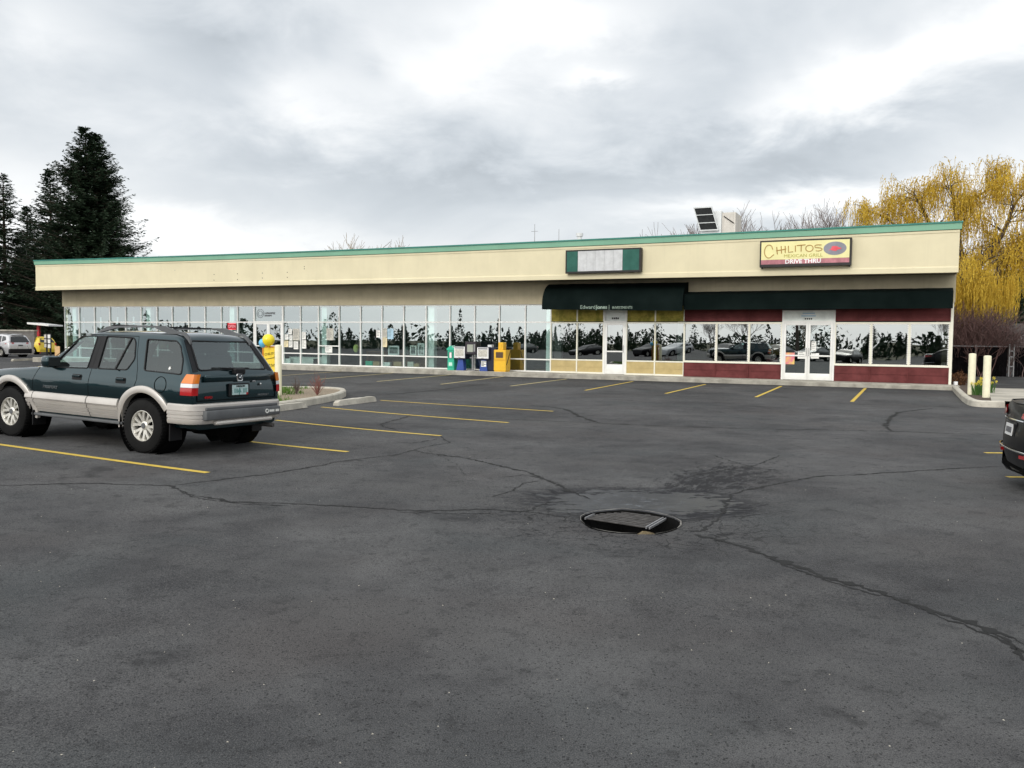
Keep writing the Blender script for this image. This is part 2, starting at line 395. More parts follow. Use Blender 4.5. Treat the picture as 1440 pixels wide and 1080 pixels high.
M['sign_hand'] = mat('yellow_sign_board', (.84, .62, .05), .55, var=.06)
M['wood'] = mat('brown_wood', (.16, .09, .045), .7, var=.25)
M['card'] = mat('cardboard', (.40, .28, .15), .85)
M['picture'] = mat('dark_picture', (.03, .05, .05), .4, col2=(.20, .24, .22), scale=9)
M['hvac'] = mat('white_sheet_metal', (.70, .72, .72), .45, var=.08, streak=.1)
M['hvac_t'] = mat('beige_sheet_metal', (.58, .55, .50), .5, var=.08, streak=.15)
M['mesh_k'] = mat('black_filter_mesh', (.014, .016, .017), .7, var=.3, scale=10)
M['roofsh'] = mat('grey_shingles', (.12, .115, .11), .9, var=.25, scale=4)
M['wood_p'] = mat('weathered_pole_wood', (.12, .09, .07), .9, var=.3, scale=5)
M['pink'] = mat('pink_poster', (.70, .10, .30), .7, col2=(.75, .55, .15), scale=5)
M['tanp'] = mat('tan_bamboo_blind', (.45, .33, .12), .8, var=.2, scale=14)

# ------------------------------------------------------------------ ground: one sheet with a hole for the drain pit
def build_ground():
    S = .75
    def axis(c, spans):
        a = set()
        for lo, hi, st in spans:
            n = max(1, round((hi-lo)/st))
            for i in range(n+1): a.add(round(lo + (hi-lo)*i/n, 4))
        return sorted(a)
    cx, cy = DRAIN
    xs = axis(cx, [(-900, -200, 100), (-200, -40, 20), (-40, -16, 3), (-16, cx-4, .6), (cx-4, cx-S, .25), (cx-S, cx+S, .25), (cx+S, cx+4, .25), (cx+4, 16, .8), (16, 40, 3), (40, 200, 20), (200, 900, 100)])
    ys = axis(cy, [(-600, -100, 50), (-100, -6, 6), (-6, cy-3.3, .6), (cy-3.3, cy-S, .25), (cy-S, cy+S, .25), (cy+S, cy+4, .25), (cy+4, 32, .8), (32, 100, 4), (100, 900, 50)])
    vs = []; idx = {}
    for j, y in enumerate(ys):
        for i, x in enumerate(xs):
            idx[i, j] = len(vs); vs.append((x, y, gz(x, y)))
    fs = []
    ins = lambda x, y: abs(x-cx) < S-.01 and abs(y-cy) < S-.01
    for j in range(len(ys)-1):
        for i in range(len(xs)-1):
            if ins((xs[i]+xs[i+1])/2, (ys[j]+ys[j+1])/2): continue
            fs.append((idx[i, j], idx[i+1, j], idx[i+1, j+1], idx[i, j+1]))
    i0 = min(range(len(xs)), key=lambda i: abs(xs[i]-(cx-S))); i1 = min(range(len(xs)), key=lambda i: abs(xs[i]-(cx+S)))
    j0 = min(range(len(ys)), key=lambda i: abs(ys[i]-(cy-S))); j1 = min(range(len(ys)), key=lambda i: abs(ys[i]-(cy+S)))
    loop = [(i, j0) for i in range(i0, i1)] + [(i1, j) for j in range(j0, j1)] + [(i, j1) for i in range(i1, i0, -1)] + [(i0, j) for j in range(j1, j0, -1)]
    prev = [idx[q] for q in loop]; n = len(prev)
    RAD = .455
    for k in range(1, 7):
        f = k/6; cur = []
        for q in range(n):
            x, y = xs[loop[q][0]], ys[loop[q][1]]; a = math.atan2(y-cy, x-cx)
            rr = RAD*(1 + .018*math.sin(5*a+1) + .012*math.sin(9*a))
            qx, qy = cx+math.cos(a)*rr, cy+math.sin(a)*rr*1.14
            X, Y = x*(1-f)+qx*f, y*(1-f)+qy*f
            cur.append(len(vs)); vs.append((X, Y, gz(X, Y) - (.012 if k == 6 else 0)))
        for q in range(n): fs.append((prev[q], prev[(q+1) % n], cur[(q+1) % n], cur[q]))
        prev = cur
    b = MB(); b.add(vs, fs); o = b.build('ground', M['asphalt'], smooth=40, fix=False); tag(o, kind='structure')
    rim = [Vector(vs[i]) for i in prev]
    return rim
rim = build_ground()

# storm drain -------------------------------------------------------
zd = gz(*DRAIN)
dr = empty('storm_drain', (DRAIN[0], DRAIN[1], zd)); tag(dr, 'rusty slotted storm drain grate sitting crooked in a round hole in the asphalt', 'drain')
b = MB(); n = len(rim); O = Vector((DRAIN[0], DRAIN[1], zd))
vs = [p-O for p in rim] + [Vector(((p-O).x*.98, (p-O).y*.98, -.55)) for p in rim] + [Vector((0, 0, -.55))]
b.add(vs, [(i, (i+1) % n, n+(i+1) % n, n+i) for i in range(n)] + [(n+i, n+(i+1) % n, 2*n) for i in range(n)])
b.build('pit', M['pitw'], dr)
GA, GB_, GC_, GD = [G(*q) - O for q in ((821, 724.5), (912, 737), (939, 721.5), (853.5, 709))]
gc = (GA+GB_+GC_+GD)/4; ex = ((GB_-GA)+(GC_-GD)).normalized(); ex.z = 0; ex.normalize(); ey = Vector((-ex.y, ex.x, 0))
gw = ((GB_-GA).length+(GC_-GD).length)/4; gd = ((GD-GA).dot(ey)+(GC_-GB_).dot(ey))/4; sk = ((GD-GA).dot(ex)+(GC_-GB_).dot(ex))/2/(2*gd)
GM = Matrix.Translation((gc.x, gc.y, -.022)) @ Matrix((ex, ey, Vector((0, 0, 1)))).transposed().to_4x4() @ Matrix.Rotation(R(.4), 4, 'Y')
b = MB(); b.M = GM; nb = 9
for i in range(nb):
    y = -gd + .02 + (2*gd-.04)*i/(nb-1); s0 = sk*y
    b.box(-gw+.03+s0, gw-.03+s0, y-.012, y+.012, -.016, -.004+.003*random.random(), .003)
q_ = gd-.10
for f in (-.5, 0, .5): b.prism([(gw*f-.010+sk*-q_, -q_, -.030), (gw*f+.010+sk*-q_, -q_, -.030), (gw*f+.010+sk*q_, q_, -.030), (gw*f-.010+sk*q_, q_, -.030)], (0, 0, .014))
b.build('grate', M['iron'], dr)
for sg in (-1, 1):
    for off in (-.022, .010):
        b = MB(); b.M = GM; x = sg*gw + off; b.prism([(x+sk*-gd, -gd-.01, -.016), (x+.011+sk*-gd, -gd-.01, -.016), (x+.011+sk*gd, gd+.01, -.016), (x+sk*gd, gd+.01, -.016)], (0, 0, .020)); b.build('frame_bar', M['iron_l'], dr)
b = MB(); c0 = G(909, 739)-O; rings = 6; na = 18; vs = [(c0.x, c0.y+.04, -.06)]; fs = []
for k in range(1, rings+1):
    for i in range(na):
        a = i*2*PI/na; f = k/rings; q = 1+.25*math.sin(3*a+1)+.12*math.sin(7*a)
        vs.append((c0.x+.17*f*q*math.cos(a), c0.y+.04+.075*f*q*math.sin(a), -.06-.16*f*f+random.uniform(-.006, .006)))
for i in range(na): fs.append((0, 1+i, 1+(i+1) % na))
for k in range(rings-1):
    for i in range(na): fs.append((1+k*na+i, 1+k*na+(i+1) % na, 1+(k+1)*na+(i+1) % na, 1+(k+1)*na+i))
b.add(vs, fs); b.build('silt', M['mud'], dr)
b = MB(); vs = []; fs = []
for k, p in enumerate(rim):
    q = p-O; a = math.atan2(q.y, q.x); d2 = Vector((math.cos(a), math.sin(a), 0))
    w = (.006 + .022*abs(math.sin(3.3*a+2)*math.cos(1.7*a)))*(1.0 if -PI < a < -.2 or a > 2.6 else .5)
    vs += [q + d2*.002 + Vector((0, 0, .013)), Vector((q.x+d2.x*w, q.y+d2.y*w, gz(q.x+O.x+d2.x*w, q.y+O.y+d2.y*w)-zd+.003))]
for k in range(n):
    k2 = (k+1) % n; fs.append((2*k, 2*k2, 2*k2+1, 2*k+1))
b.add(vs, fs); b.build('collar', mat('dirty_collar', (.22, .21, .19), .9, var=.5, scale=9), dr, fix=True)

# painted stripes and cracks ----------------------------------------
def strip(name, pts, w, m, dz=.004, jit=0.0, seg=.35, kind='structure', wfn=None):
    P = []
    for a, c in zip(pts[:-1], pts[1:]):
        L = (c-a).length; k = max(1, int(L/seg))
        for i in range(k): P.append(a.lerp(c, i/k))
    P.append(pts[-1]); vs = []; fs = []; N = len(P)
    if jit:
        off = 0
        for i in range(1, N-1):
            off = off*.55 + random.gauss(0, jit); t = (P[i+1]-P[i-1]).normalized(); P[i] = P[i] + Vector((-t.y, t.x, 0))*off
    for i, p in enumerate(P):
        t = (P[min(i+1, N-1)] - P[max(i-1, 0)]); t.z = 0; t.normalize(); s = Vector((-t.y, t.x, 0))
        ww = w if wfn is None else wfn(i/(N-1))
        a, c = (p+s*ww/2, p-s*ww/2) if not jit else (p+s*ww*random.uniform(.15, .85), p-s*ww*random.uniform(.15, .85))
        vs += [(a.x, a.y, gz(a.x, a.y)+dz), (c.x, c.y, gz(c.x, c.y)+dz)]
    for i in range(N-1): fs.append((2*i, 2*i+1, 2*i+3, 2*i+2))
    return vs, fs
near = [((-60, 617), (292, 665)), ((345, 620.5), (489, 635.5)), ((388, 591), (620, 613)), ((452, 572.5), (715, 594.5)), ((535, 563), (778, 578.5))]
for a, c in near:
    b = MB(); b.add(*strip('s', [G(*a), G(*c)], .095, None)); tag(b.build('parking_stripe', M['yel_ln'], fix=False), kind='structure')
farl = [((1198, 565), (1217, 546)), ((1063, 558.5), (1099, 543)), ((936, 553.5), (992, 540.5)), ((823, 549), (890, 536.5)), ((718, 543), (797, 533)), ((620, 540.5), (708, 529.5)), ((530, 536.5), (640, 526.5)), ((447, 533.5), (565, 523.5)), ((392, 528.5), (490, 521.5)), ((1385, 637), (1416, 637.3)), ((1416, 671), (1475, 671.5))]
for i, (a, c) in enumerate(farl):
    b = MB(); b.add(*strip('s', [G(*a), G(*c)], .10, None)); tag(b.build('parking_stripe', M['pale_ln'] if 3 < i < 9 else M['yel_ln'], fix=False), kind='structure')
cracks = [
 ([(975,752),(1000,757),(1040,768),(1080,783),(1120,797),(1160,811),(1200,823),(1235,832),(1270,845),(1310,860),(1350,873),(1390,886),(1470,915)], .030),
 ([(1075,784),(1120,800),(1160,815),(1200,828),(1240,838)], .012), ([(1270,848),(1320,868),(1370,884),(1400,896),(1470,930)], .012),
 ([(1395,890),(1425,905),(1440,930)], .016),
 ([(-40,684),(0,683),(120,680),(235,683),(275,697),(330,706),(430,709),(540,716),(600,719),(680,716),(740,720),(800,728)], .018),
 ([(250,690),(280,701),(340,709),(420,712)], .009), ([(560,720),(640,723),(700,722)], .008),
 ([(235,683),(300,676),(370,668),(446,656),(472,650),(511,645),(555,640),(582,633),(600,628),(633,623),(622,616),(619,613)], .018),
 ([(582,633),(594,637),(639,642),(667,647),(689,652),(719,659),(740,663),(775,678),(800,690),(830,702)], .026),
 ([(578,624),(600,620),(620,617)], .014), ([(578,624),(557,621)], .01),
 ([(578,584),(560,590),(536,596),(539,600),(561,605.5)], .03),
 ([(522,556),(567,553),(622,548),(667,541.7),(690,540)], .05),
 ([(742,570),(771,572),(795.5,575.5),(815.5,586),(844,595.5)], .05),
 ([(640,588),(700,589),(771,592),(846.7,595.6),(949,600),(1055,603),(1144,604.4),(1255,606.7),(1340,609.8),(1430,612)], .03),
 ([(1255,606.7),(1244,600),(1253,586.7),(1264,580),(1313,574)], .05),
 ([(955,745),(985,748),(1010,730),(1030,694),(1080,683),(1110,677),(1150,670),(1200,668),(1280,663),(1340,659),(1410,656)], .020),
 ([(700,672),(735,668),(760,672),(790,680)], .010), ([(690,700),(720,690),(735,680),(760,676)], .010), ([(740,720),(770,706),(800,705)], .012),
 ([(600,633),(640,652),(655,668),(700,672)], .006),
 ([(1000,640),(1040,652),(1075,660)], .012), ([(960,672),(1010,662),(1060,655),(1100,640)], .012),
]
for pts, w in cracks:
    b = MB(); ph = random.random()*9
    wf = lambda f, w=w, ph=ph: w*max(.12, .35 + .9*abs(math.sin(f*19+ph)*math.cos(f*47+ph*2)) + random.uniform(-.15, .25))*min(1, 8*f+.25)*min(1, 8*(1-f)+.25)
    b.add(*strip('c', [G(*p) for p in pts], w, None, .003, .011, .035 if w > .008 else .022, wfn=(lambda f: 2.1*wf(f)) if w > .0075 else (lambda f: 2.2*wf(f)*max(0, min(1, 3*(math.sin(f*41+ph*3)+.7*math.sin(f*97+ph)+.25))))))
    tag(b.build('pavement_crack', M['crack'], fix=False), kind='structure')
# loose grit lying on the asphalt
b = MB()
for i in range(1100):
    y = 2.6 + 9*random.random()**1.6; x = random.uniform(-.75, .75)*y*1.0; z = gz(x, y)
    if math.hypot(x-DRAIN[0], y-DRAIN[1]) < .8: continue
    s = random.uniform(.002, .006) if i > 4 else random.uniform(.005, .008); a = random.random()*6
    b.M = Matrix.Translation((x, y, z)) @ Matrix.Rotation(a, 4, 'Z')
    b.add([(-s, -s*.6, 0), (s, -s*.5, 0), (s*.3, s*.8, 0), (0, 0, s*.7)], [(0, 1, 3), (1, 2, 3), (2, 0, 3)], random.choice((0, 0, 0, 0, 1)) if i > 4 else 1)
tag(b.build('loose_grit', [M['iron'], M['conc_l']], fix=False), 'pale and dark specks of grit strewn over the asphalt', 'grit', kind='stuff')

# ------------------------------------------------------------------ the shop building
SW = .15
Vp = ray(-1750, 453); Ud = Vector((Vp.x, Vp.y, 0)).normalized(); XB = -Ud; YB = Vector((-XB.y, XB.x, 0))
BO = G(1338, 541); d_ = ray(1338, 541); t_ = (SW-H)/d_.z; BO = Vector((d_.x*t_, d_.y*t_, 0))
BROT = math.atan2(XB.y, XB.x)
BM = Matrix.Translation(BO) @ Matrix.Rotation(BROT, 4, 'Z')
def F(px, py, off=0.0):
    """pixel -> (u, z) on the plane off metres in front of the shop wall"""
    d = ray(px, py); Q = BO - YB*off; t = (Q - Vector((0, 0, H))).dot(YB)/d.dot(YB); w = Vector((0, 0, H)) + d*t
    return (w-BO).dot(XB), w.z
def U(px, off=0.0): return F(px, 453, off)[0]
def BW(u, v, z): return BM @ Vector((u, v, z))
bld = empty('shop_building', BO, BROT); tag(bld, 'long low cream shop building with green roof edge and glass shopfronts', 'building')
UL, UR = U(90), U(1340)
def zb(u): return .15 - .0026*u       # walk level
def zh(u): return 3.17 - .0048*u      # head of the glazing
def quad3(p0, p1, p2):
    (a, fa), (b_, fb), (c, fc) = p0, p1, p2
    return lambda x: fa*(x-b_)*(x-c)/((a-b_)*(a-c)) + fb*(x-a)*(x-c)/((b_-a)*(b_-c)) + fc*(x-a)*(x-b_)/((c-a)*(c-b_))
FO = 1.5
ft = quad3(F(50, 366, FO), F(750, 340, FO), F(1352, 311, FO)); fb_ = quad3(F(50, 408.5, FO), F(600, 397, FO), F(1348, 383, FO))
FL, FR = F(50, 380, FO)[0], F(1349, 350, FO)[0]
def lin(n, a, c): return [a + (c-a)*i/n for i in range(n+1)]
def band(mb, us, prof):
    """prof(u) -> closed section [(v,z)...]; swept along u"""
    vs = []; fs = []; k = None
    for u in us:
        s = prof(u); k = len(s); vs += [(u, v, z) for v, z in s]
    for i in range(len(us)-1):
        for j in range(k): fs.append((i*k+j, i*k+(j+1) % k, (i+1)*k+(j+1) % k, (i+1)*k+j))
    fs += [tuple(range(k))[::-1], tuple((len(us)-1)*k+j for j in range(k))]
    mb.add(vs, fs)
us = lin(16, FL, FR)
cop = .27
b = MB(); band(b, us, lambda u: [(-FO, fb_(u)+.22), (-FO, ft(u)-cop-.10), (-FO-.02, ft(u)-cop-.10), (-FO-.02, ft(u)-cop-.02), (-FO+.3, ft(u)-cop-.02), (-FO+.3, fb_(u)+.22)])
b.build('fascia', M['stucco'], bld)
b = MB(); band(b, us, lambda u: [(-FO-.035, fb_(u)), (-FO-.035, fb_(u)+.17), (-FO-.012, fb_(u)+.218), (-FO+.3, fb_(u)+.218), (-FO+.3, fb_(u))])
b.build('fascia_band', M['stucco'], bld)
b = MB(); band(b, lin(16, FL-.05, FR+.06), lambda u: [(-FO-.05, ft(u)-cop), (-FO-.07, ft(u)-.06), (-FO+.3, ft(u)-.06), (-FO+.3, ft(u)-cop)])
b.build('coping', M['green'], bld)
b = MB(); band(b, lin(16, FL-.08, FR+.09), lambda u: [(-FO-.10, ft(u)-.057), (-FO-.10, ft(u)), (-FO+.4, ft(u)+.02), (-FO+.4, ft(u)-.057)])
b.build('coping_cap', M['green_d'], bld)
DEP = 17.0
b = MB(); band(b, us, lambda u: [(-FO+.302, fb_(u)+.05), (-FO+.302, fb_(u)+.10), (.30, fb_(u)+.10), (.30, fb_(u)+.05)]); b.build('soffit', M['soffit'], bld)
b = MB(); band(b, lin(8, FL+.2, FR-.2), lambda u: [(-FO+.42, ft(u)-.32), (-FO+.42, ft(u)-.26), (DEP, ft(u)-.5), (DEP, ft(u)-.56)]); b.build('roof_deck', M['roof'], bld)
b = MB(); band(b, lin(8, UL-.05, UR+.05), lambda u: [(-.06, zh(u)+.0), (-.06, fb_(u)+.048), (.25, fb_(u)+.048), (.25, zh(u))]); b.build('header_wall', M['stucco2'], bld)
b = MB()
b.box(UR-.32, UR-.03, .255, DEP, 0, 5.3); b.build('side_wall', M['stucco2'], bld)
b = MB(); b.box(UL-.3, UL, .255, DEP, 0, 5.4); b.build('side_wall', M['stucco2'], bld)
b = MB(); b.box(UL, UR, DEP-.3, DEP, 0, 5.3); b.build('rear_wall', M['stucco2'], bld)
# dim shop rooms behind the glass
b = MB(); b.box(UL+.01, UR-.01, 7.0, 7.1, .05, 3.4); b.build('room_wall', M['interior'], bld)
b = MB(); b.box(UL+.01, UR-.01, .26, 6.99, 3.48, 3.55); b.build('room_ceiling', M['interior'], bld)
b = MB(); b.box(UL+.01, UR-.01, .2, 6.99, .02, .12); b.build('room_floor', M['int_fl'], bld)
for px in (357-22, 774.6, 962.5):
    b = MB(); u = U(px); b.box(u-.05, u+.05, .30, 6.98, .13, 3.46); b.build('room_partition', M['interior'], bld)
for px in (100, 204.5, 322, 452, 603, 770.5, 782, 957):
    b = MB(); u = U(px); b.box(u-.17, u+.17, .22, .5, .13, 3.46, .01); b.build('column', M['colw'], bld)

def window(u0, u1, zs, m_fr, m_gl, mull=.055, name='window', depth=(.0, .11), lab=None):
    """zs: list of rail heights bottom..top (functions of u or numbers)"""
    zf = [(z if callable(z) else (lambda u, z=z: z)) for z in zs]
    b = MB(); h = mull/2
    a, c = u0+.001, u1-.001
    def slab(x0, x1, zl, zt):
        b.add([(x0, depth[0], zl(x0)), (x1, depth[0], zl(x1)), (x1, depth[1], zl(x1)), (x0, depth[1], zl(x0)), (x0, depth[0], zt(x0)), (x1, depth[0], zt(x1)), (x1, depth[1], zt(x1)), (x0, depth[1], zt(x0))],
              [(3,2,1,0),(4,5,6,7),(0,1,5,4),(1,2,6,5),(2,3,7,6),(3,0,4,7)])
    slab(a, a+h, zf[0], zf[-1]); slab(c-h, c, zf[0], zf[-1])
    for i, z in enumerate(zf):
        lo = 0 if i == 0 else (-mull if i == len(zf)-1 else -mull/2); 
        slab(a+h, c-h, lambda u, z=z, lo=lo: z(u)+lo, lambda u, z=z, lo=lo: z(u)+lo+mull)
    w = b.build(name, m_fr, bld)
    if lab: w['label'] = lab
    b = MB()
    for z0, z1 in zip(zf[:-1], zf[1:]):
        b.add([(a+h, .055, z0(a)+mull*.5), (c-h, .055, z0(c)+mull*.5), (c-h, .055, z1(c)-mull*.5), (a+h, .055, z1(a)-mull*.5)], [(0, 1, 2, 3)])
    b.build('pane', m_gl, w, fix=False)
    return w
ZT = F(720, 453)[1]        # transom height
LZ = lambda u: zb(u) + .42 - .002*u   # lower rail of the left shops
px_left = [90.5, 111, 132.7, 154.2, 176.5, 198.3, 220.6, 242, 265, 288, 311, 333.8, 356.7]
px_mid = [397.8, 422.2, 447.5, 476.7, 506.7, 536.9, 567.5, 599, 632.5, 667.3, 702, 738.5, 774.6]
LR = lambda u: F(600, 501.5)[1] + (u-U(600))*(F(738, 505)[1]-F(600, 501.5)[1])/(U(738)-U(600))
for p in (px_left, px_mid):
    for a, c in zip(p[:-1], p[1:]):
        zs = [zb, LR, ZT, zh]
        if a == 447.5: zs = [zb, LR, lambda u: LR(u)+.42, ZT, zh]
        window(U(a), U(c), zs, M['white_fr'], M['glass'])
def door(u0, u1, ztop, m_fr, m_gl, mid=.93, hs=1, kick=.28):
    b = MB(); zz = zb((u0+u1)/2)+.012; fr = .085
    for x0, x1, y0, y1 in ((u0, u0+fr, zz, ztop), (u1-fr, u1, zz, ztop), (u0+fr, u1-fr, ztop-fr, ztop), (u0+fr, u1-fr, zz+mid-.03, zz+mid+.03), (u0+fr, u1-fr, zz, zz+kick)):
        b.box(x0, x1, .005, .06, y0, y1, .004)
    d = b.build('door', m_fr, bld, smooth=40)
    b = MB()
    for z0, z1 in ((zz+kick-.01, zz+mid-.02), (zz+mid+.02, ztop-fr+.01)):
        b.add([(u0+fr-.01, .035, z0), (u1-fr+.01, .035, z0), (u1-fr+.01, .035, z1), (u0+fr-.01, .035, z1)], [(0, 1, 2, 3)])
    b.build('pane', m_gl, d, fix=False)
    b = MB(); ux = u1-fr*.5 if hs > 0 else u0+fr*.5
    b.tube([(ux, .0, zz+.95), (ux, -.05, zz+.95), (ux, -.05, zz+1.25), (ux, .0, zz+1.25)], .012, 6); b.build('handle', M['chrome'], d)
    return d
def jamb(u0, u1, zt, m_fr, m_gl, ztr=None):
    """door surround with a transom light above"""
    b = MB(); zz = zb(u0)+.002; ztr = ztr or ZT
    b.box(u0+.001, u0+.07, 0, .11, zz, zt); b.box(u1-.07, u1-.001, 0, .11, zz, zt); b.box(u0+.07, u1-.07, 0, .11, ztr-.03, ztr+.05); b.box(u0+.07, u1-.07, 0, .11, zt-.05, zt)
    w = b.build('door_surround', m_fr, bld)
    b = MB(); b.add([(u0+.07, .055, ztr+.04), (u1-.07, .055, ztr+.04), (u1-.07, .055, zt-.04), (u0+.07, .055, zt-.04)], [(0, 1, 2, 3)]); b.build('pane', m_gl, w, fix=False)
    return w
# left double door (tax office) with faded round emblem on its transom light
a, c = U(356.7), U(397.8)
w = jamb(a, c, zh((a+c)/2), M['white_fr'], M['glass'])
mid = (a+c)/2
door(a+.075, mid-.003, ZT-.035, M['white_fr'], M['glass2'], hs=1); door(mid+.003, c-.075, ZT-.035, M['white_fr'], M['glass2'], hs=-1)
b = MB(); zc = (ZT+zh(mid))/2+.02
b.M = Matrix.Translation((a+.42, .045, zc))
for r in (.22, .13): b.lathe([(r, 0), (r+.018, 0), (r+.018, .004), (r, .004)], 20, 'Y', closed=True)
b.M = Matrix.Identity(4)
for k, (l, q) in enumerate(((.10, .05), (.0, .0))):
    for i in range(9 if k == 0 else 6): b.box(a+.72+i*.082, a+.72+i*.082+.05, .043, .047, zc-.02-k*.14, zc+.06-k*.14)
b.box(a+.70, a+1.45, .043, .047, zc-.05, zc-.04)
b.build('emblem', M['ink'], w)
# middle office: px 774.6 - 962.5
zE = F(811, 506.9)[1]
px_e = [774.6, 811.5, 848.8, 881, 921.4, 962.3]
ZAW = zh(-12)
for a, c in zip(px_e[:-1], px_e[1:]):
    ua, uc = U(a), U(c)
    if a == 848.8:
        w = jamb(ua, uc, ZAW, M['white_fr'], M['colw'])
        door(ua+.075, uc-.075, ZT-.035, M['white_fr'], M['glass2'], hs=1, mid=.98, kick=.42)
        b = MB(); zc = ZT+.16
        for i, hh in enumerate((.07, .07, .08, .07)): b.box((ua+uc)/2-.16+i*.085, (ua+uc)/2-.10+i*.085, .045, .05, zc-.03, zc+hh-.03)
        b.build('street_number', M['blk_ink'], w)
        continue
    window(ua, uc, [lambda u: zE, ZT], M['cream_fr'], M['glass2'], lab=None)
    b = MB(); b.box(ua+.03, uc-.03, .03, .09, ZT+.031, ZAW); b.build('upper_panel', M['olive'], bld)
    b = MB(); b.box(ua+.001, ua+.028, .0, .10, ZT+.031, ZAW); b.box(uc-.028, uc-.001, 0, .10, ZT+.031, ZAW); b.build('panel_trim', M['cream_fr'], bld)
    zz = zb(ua); md = (zz+zE)/2
    b = MB(); b.box(ua+.03, uc-.03, .02, .09, zz+.07, md-.004); b.box(ua+.03, uc-.03, .02, .09, md+.004, zE-.001); b.box(ua+.03, uc-.03, .035, .09, md-.004, md+.004); b.build('siding', M['tan'], bld)
    b = MB(); b.box(ua+.001, ua+.028, .0, .10, zz, zE-.001); b.box(uc-.028, uc-.001, 0, .10, zz, zE-.001); b.box(ua+.03, uc-.03, 0, .10, zz, zz+.068); b.build('panel_trim', M['cream_fr'], bld)
# grill: px 962.5 - 1338
zC = F(1300, 516.5)[1]
px_c = [962.3, 1007.9, 1054, 1100, 1174.8, 1225.7, 1279.5, 1337]
grill_windows = []
for a, c in zip(px_c[:-1], px_c[1:]):
    ua, uc = U(a), U(c)
    if a == 1100:
        w = jamb(ua, uc, F(1137, 436)[1], M['white_fr'], M['colw'])
        mid = (ua+uc)/2
        door(ua+.075, mid-.003, ZT-.035, M['white_fr'], M['glass'], hs=1, mid=.95, kick=.26); door(mid+.003, uc-.075, ZT-.035, M['white_fr'], M['glass'], hs=-1, mid=.95, kick=.26)
        b = MB(); 
        for i in range(4): b.box(mid-.15+i*.075, mid-.10+i*.075, .045, .05, ZT+.10, ZT+.16)
        b.build('street_number', M['blk_ink'], w)
        b = MB()
        for k in range(3): b.box(mid-.28+.05*k, mid+.26-.04*k, .046, .05, ZT+.22+.10*k, ZT+.27+.10*k)
        b.build('faded_decal', mat('faded_blue_ink', (.45, .60, .72), .6), w)
        continue
    w = window(ua, uc, [lambda u: zC, ZT], M['cream_fr'], M['glass2'], mull=.075)
    grill_windows.append(w)
    b = MB()   # white scalloped edging along the inside of the glass
    nn = 18
    for i in range(nn):
        u = ua+.06+(uc-ua-.12)*(i+.5)/nn; r = (uc-ua-.12)/nn*.46
        b.prism([(u+r*math.cos(t), .05, zC+.055+r*.9*math.sin(t)) for t in lin(6, 0, PI)], (0, -.004, 0))
    for side in ((uc-.03, -1),) if a < 1200 else ((uc-.03, -1), (ua+.03, 1)):
        for i in range(22):
            z = zC+.1+(ZT-zC-.2)*(i+.5)/22
            b.prism([(side[0]+side[1]*.045*math.sin(t), .05, z+.03*math.cos(t)) for t in lin(6, 0, PI)], (0, -.004, 0))
    b.build('scalloped_trim', M['white'], w)
    def siding(z0, z1, nm):
        b = MB(); k = max(1, round((z1-z0)/.25)); 
        for i in range(k):
            y0, y1 = z0+(z1-z0)*i/k, z0+(z1-z0)*(i+1)/k
            b.add([(ua+.001, .015, y0), (uc-.001, .015, y0), (uc-.001, .035, y1), (ua+.001, .035, y1), (ua+.001, .09, y0), (uc-.001, .09, y0), (uc-.001, .09, y1), (ua+.001, .09, y1)], [(0,1,2,3),(7,6,5,4),(0,4,5,1),(1,5,6,2),(2,6,7,3),(3,7,4,0)])
        b.box(uc-.045, uc-.002, -.006, .012, z0, z1)
        b.build(nm, M['maroon'], bld)
    siding(ZT+.041, ZAW, 'upper_siding'); siding(zb(ua)+.005, zC-.001, 'siding')
# corner pilaster
b = MB(); b.box(U(1337), UR+.02, -.01, .25, zb(0)+.003, ZAW); b.build('corner_post', M['cream_fr'], bld)
# awnings
def awning(p0, p1, ytop, ybot, off, curved, nm, drop=.0):
    u0 = F(p0, ybot[0], off)[0]; u1 = F(p1, ybot[1], off)[0]
    zt0 = F(p0, ytop[0], .08)[1]; zt1 = F(p1, ytop[1], .08)[1]; zb0 = F(p0, ybot[0], off)[1]; zb1 = F(p1, ybot[1], off)[1]
    b = MB()
    def sec(u):
        f = (u-u0)/(u1-u0); zt = zt0+(zt1-zt0)*f; zl = zb0+(zb1-zb0)*f; s = []
        if curved:
            for i in range(9):
                a = PI/2*i/8; s.append((-.07-(off-.07)*math.sin(a), zl+.22 + (zt-zl-.22)*math.cos(a)))
            s += [(-off, zl), (-off+.03, zl-.0), (-off+.03, zl+.2)]
        else:
            s = [(-.07, zt), (-.55*off, zt-.04), (-off, zt-.16), (-off-.003, zl), (-off+.02, zl), (-off+.02, zt-.2)]
        s += [(-.07, zl+.3 if curved else zt-.22)]
        return s
    n = 24; us = lin(n, u0, u1); vs = []; fs = []
    for i, u in enumerate(us):
        s = sec(u); k = len(s)
        sag = .018*math.sin(i*PI/2)**2
        vs += [(u, v+sag*(v < -.3), z-sag*.3) for v, z in s]
    for i in range(n):
        for j in range(k-1): fs.append((i*k+j, i*k+j+1, (i+1)*k+j+1, (i+1)*k+j))
    fs += [tuple(range(k))[::-1], tuple(n*k+j for j in range(k))]
    b.add(vs, fs)
    o = b.build(nm, M['awn'], bld, smooth=35)
    return o, u0, u1, zb0, zb1
aw1, a0, a1, az0, az1 = awning(762, 959.5, (400, 397), (435, 437), 1.05, True, 'awning')
aw1['label'] = 'dark green bowed awning with pale lettering over the middle office'
b = MB(); off = 1.058
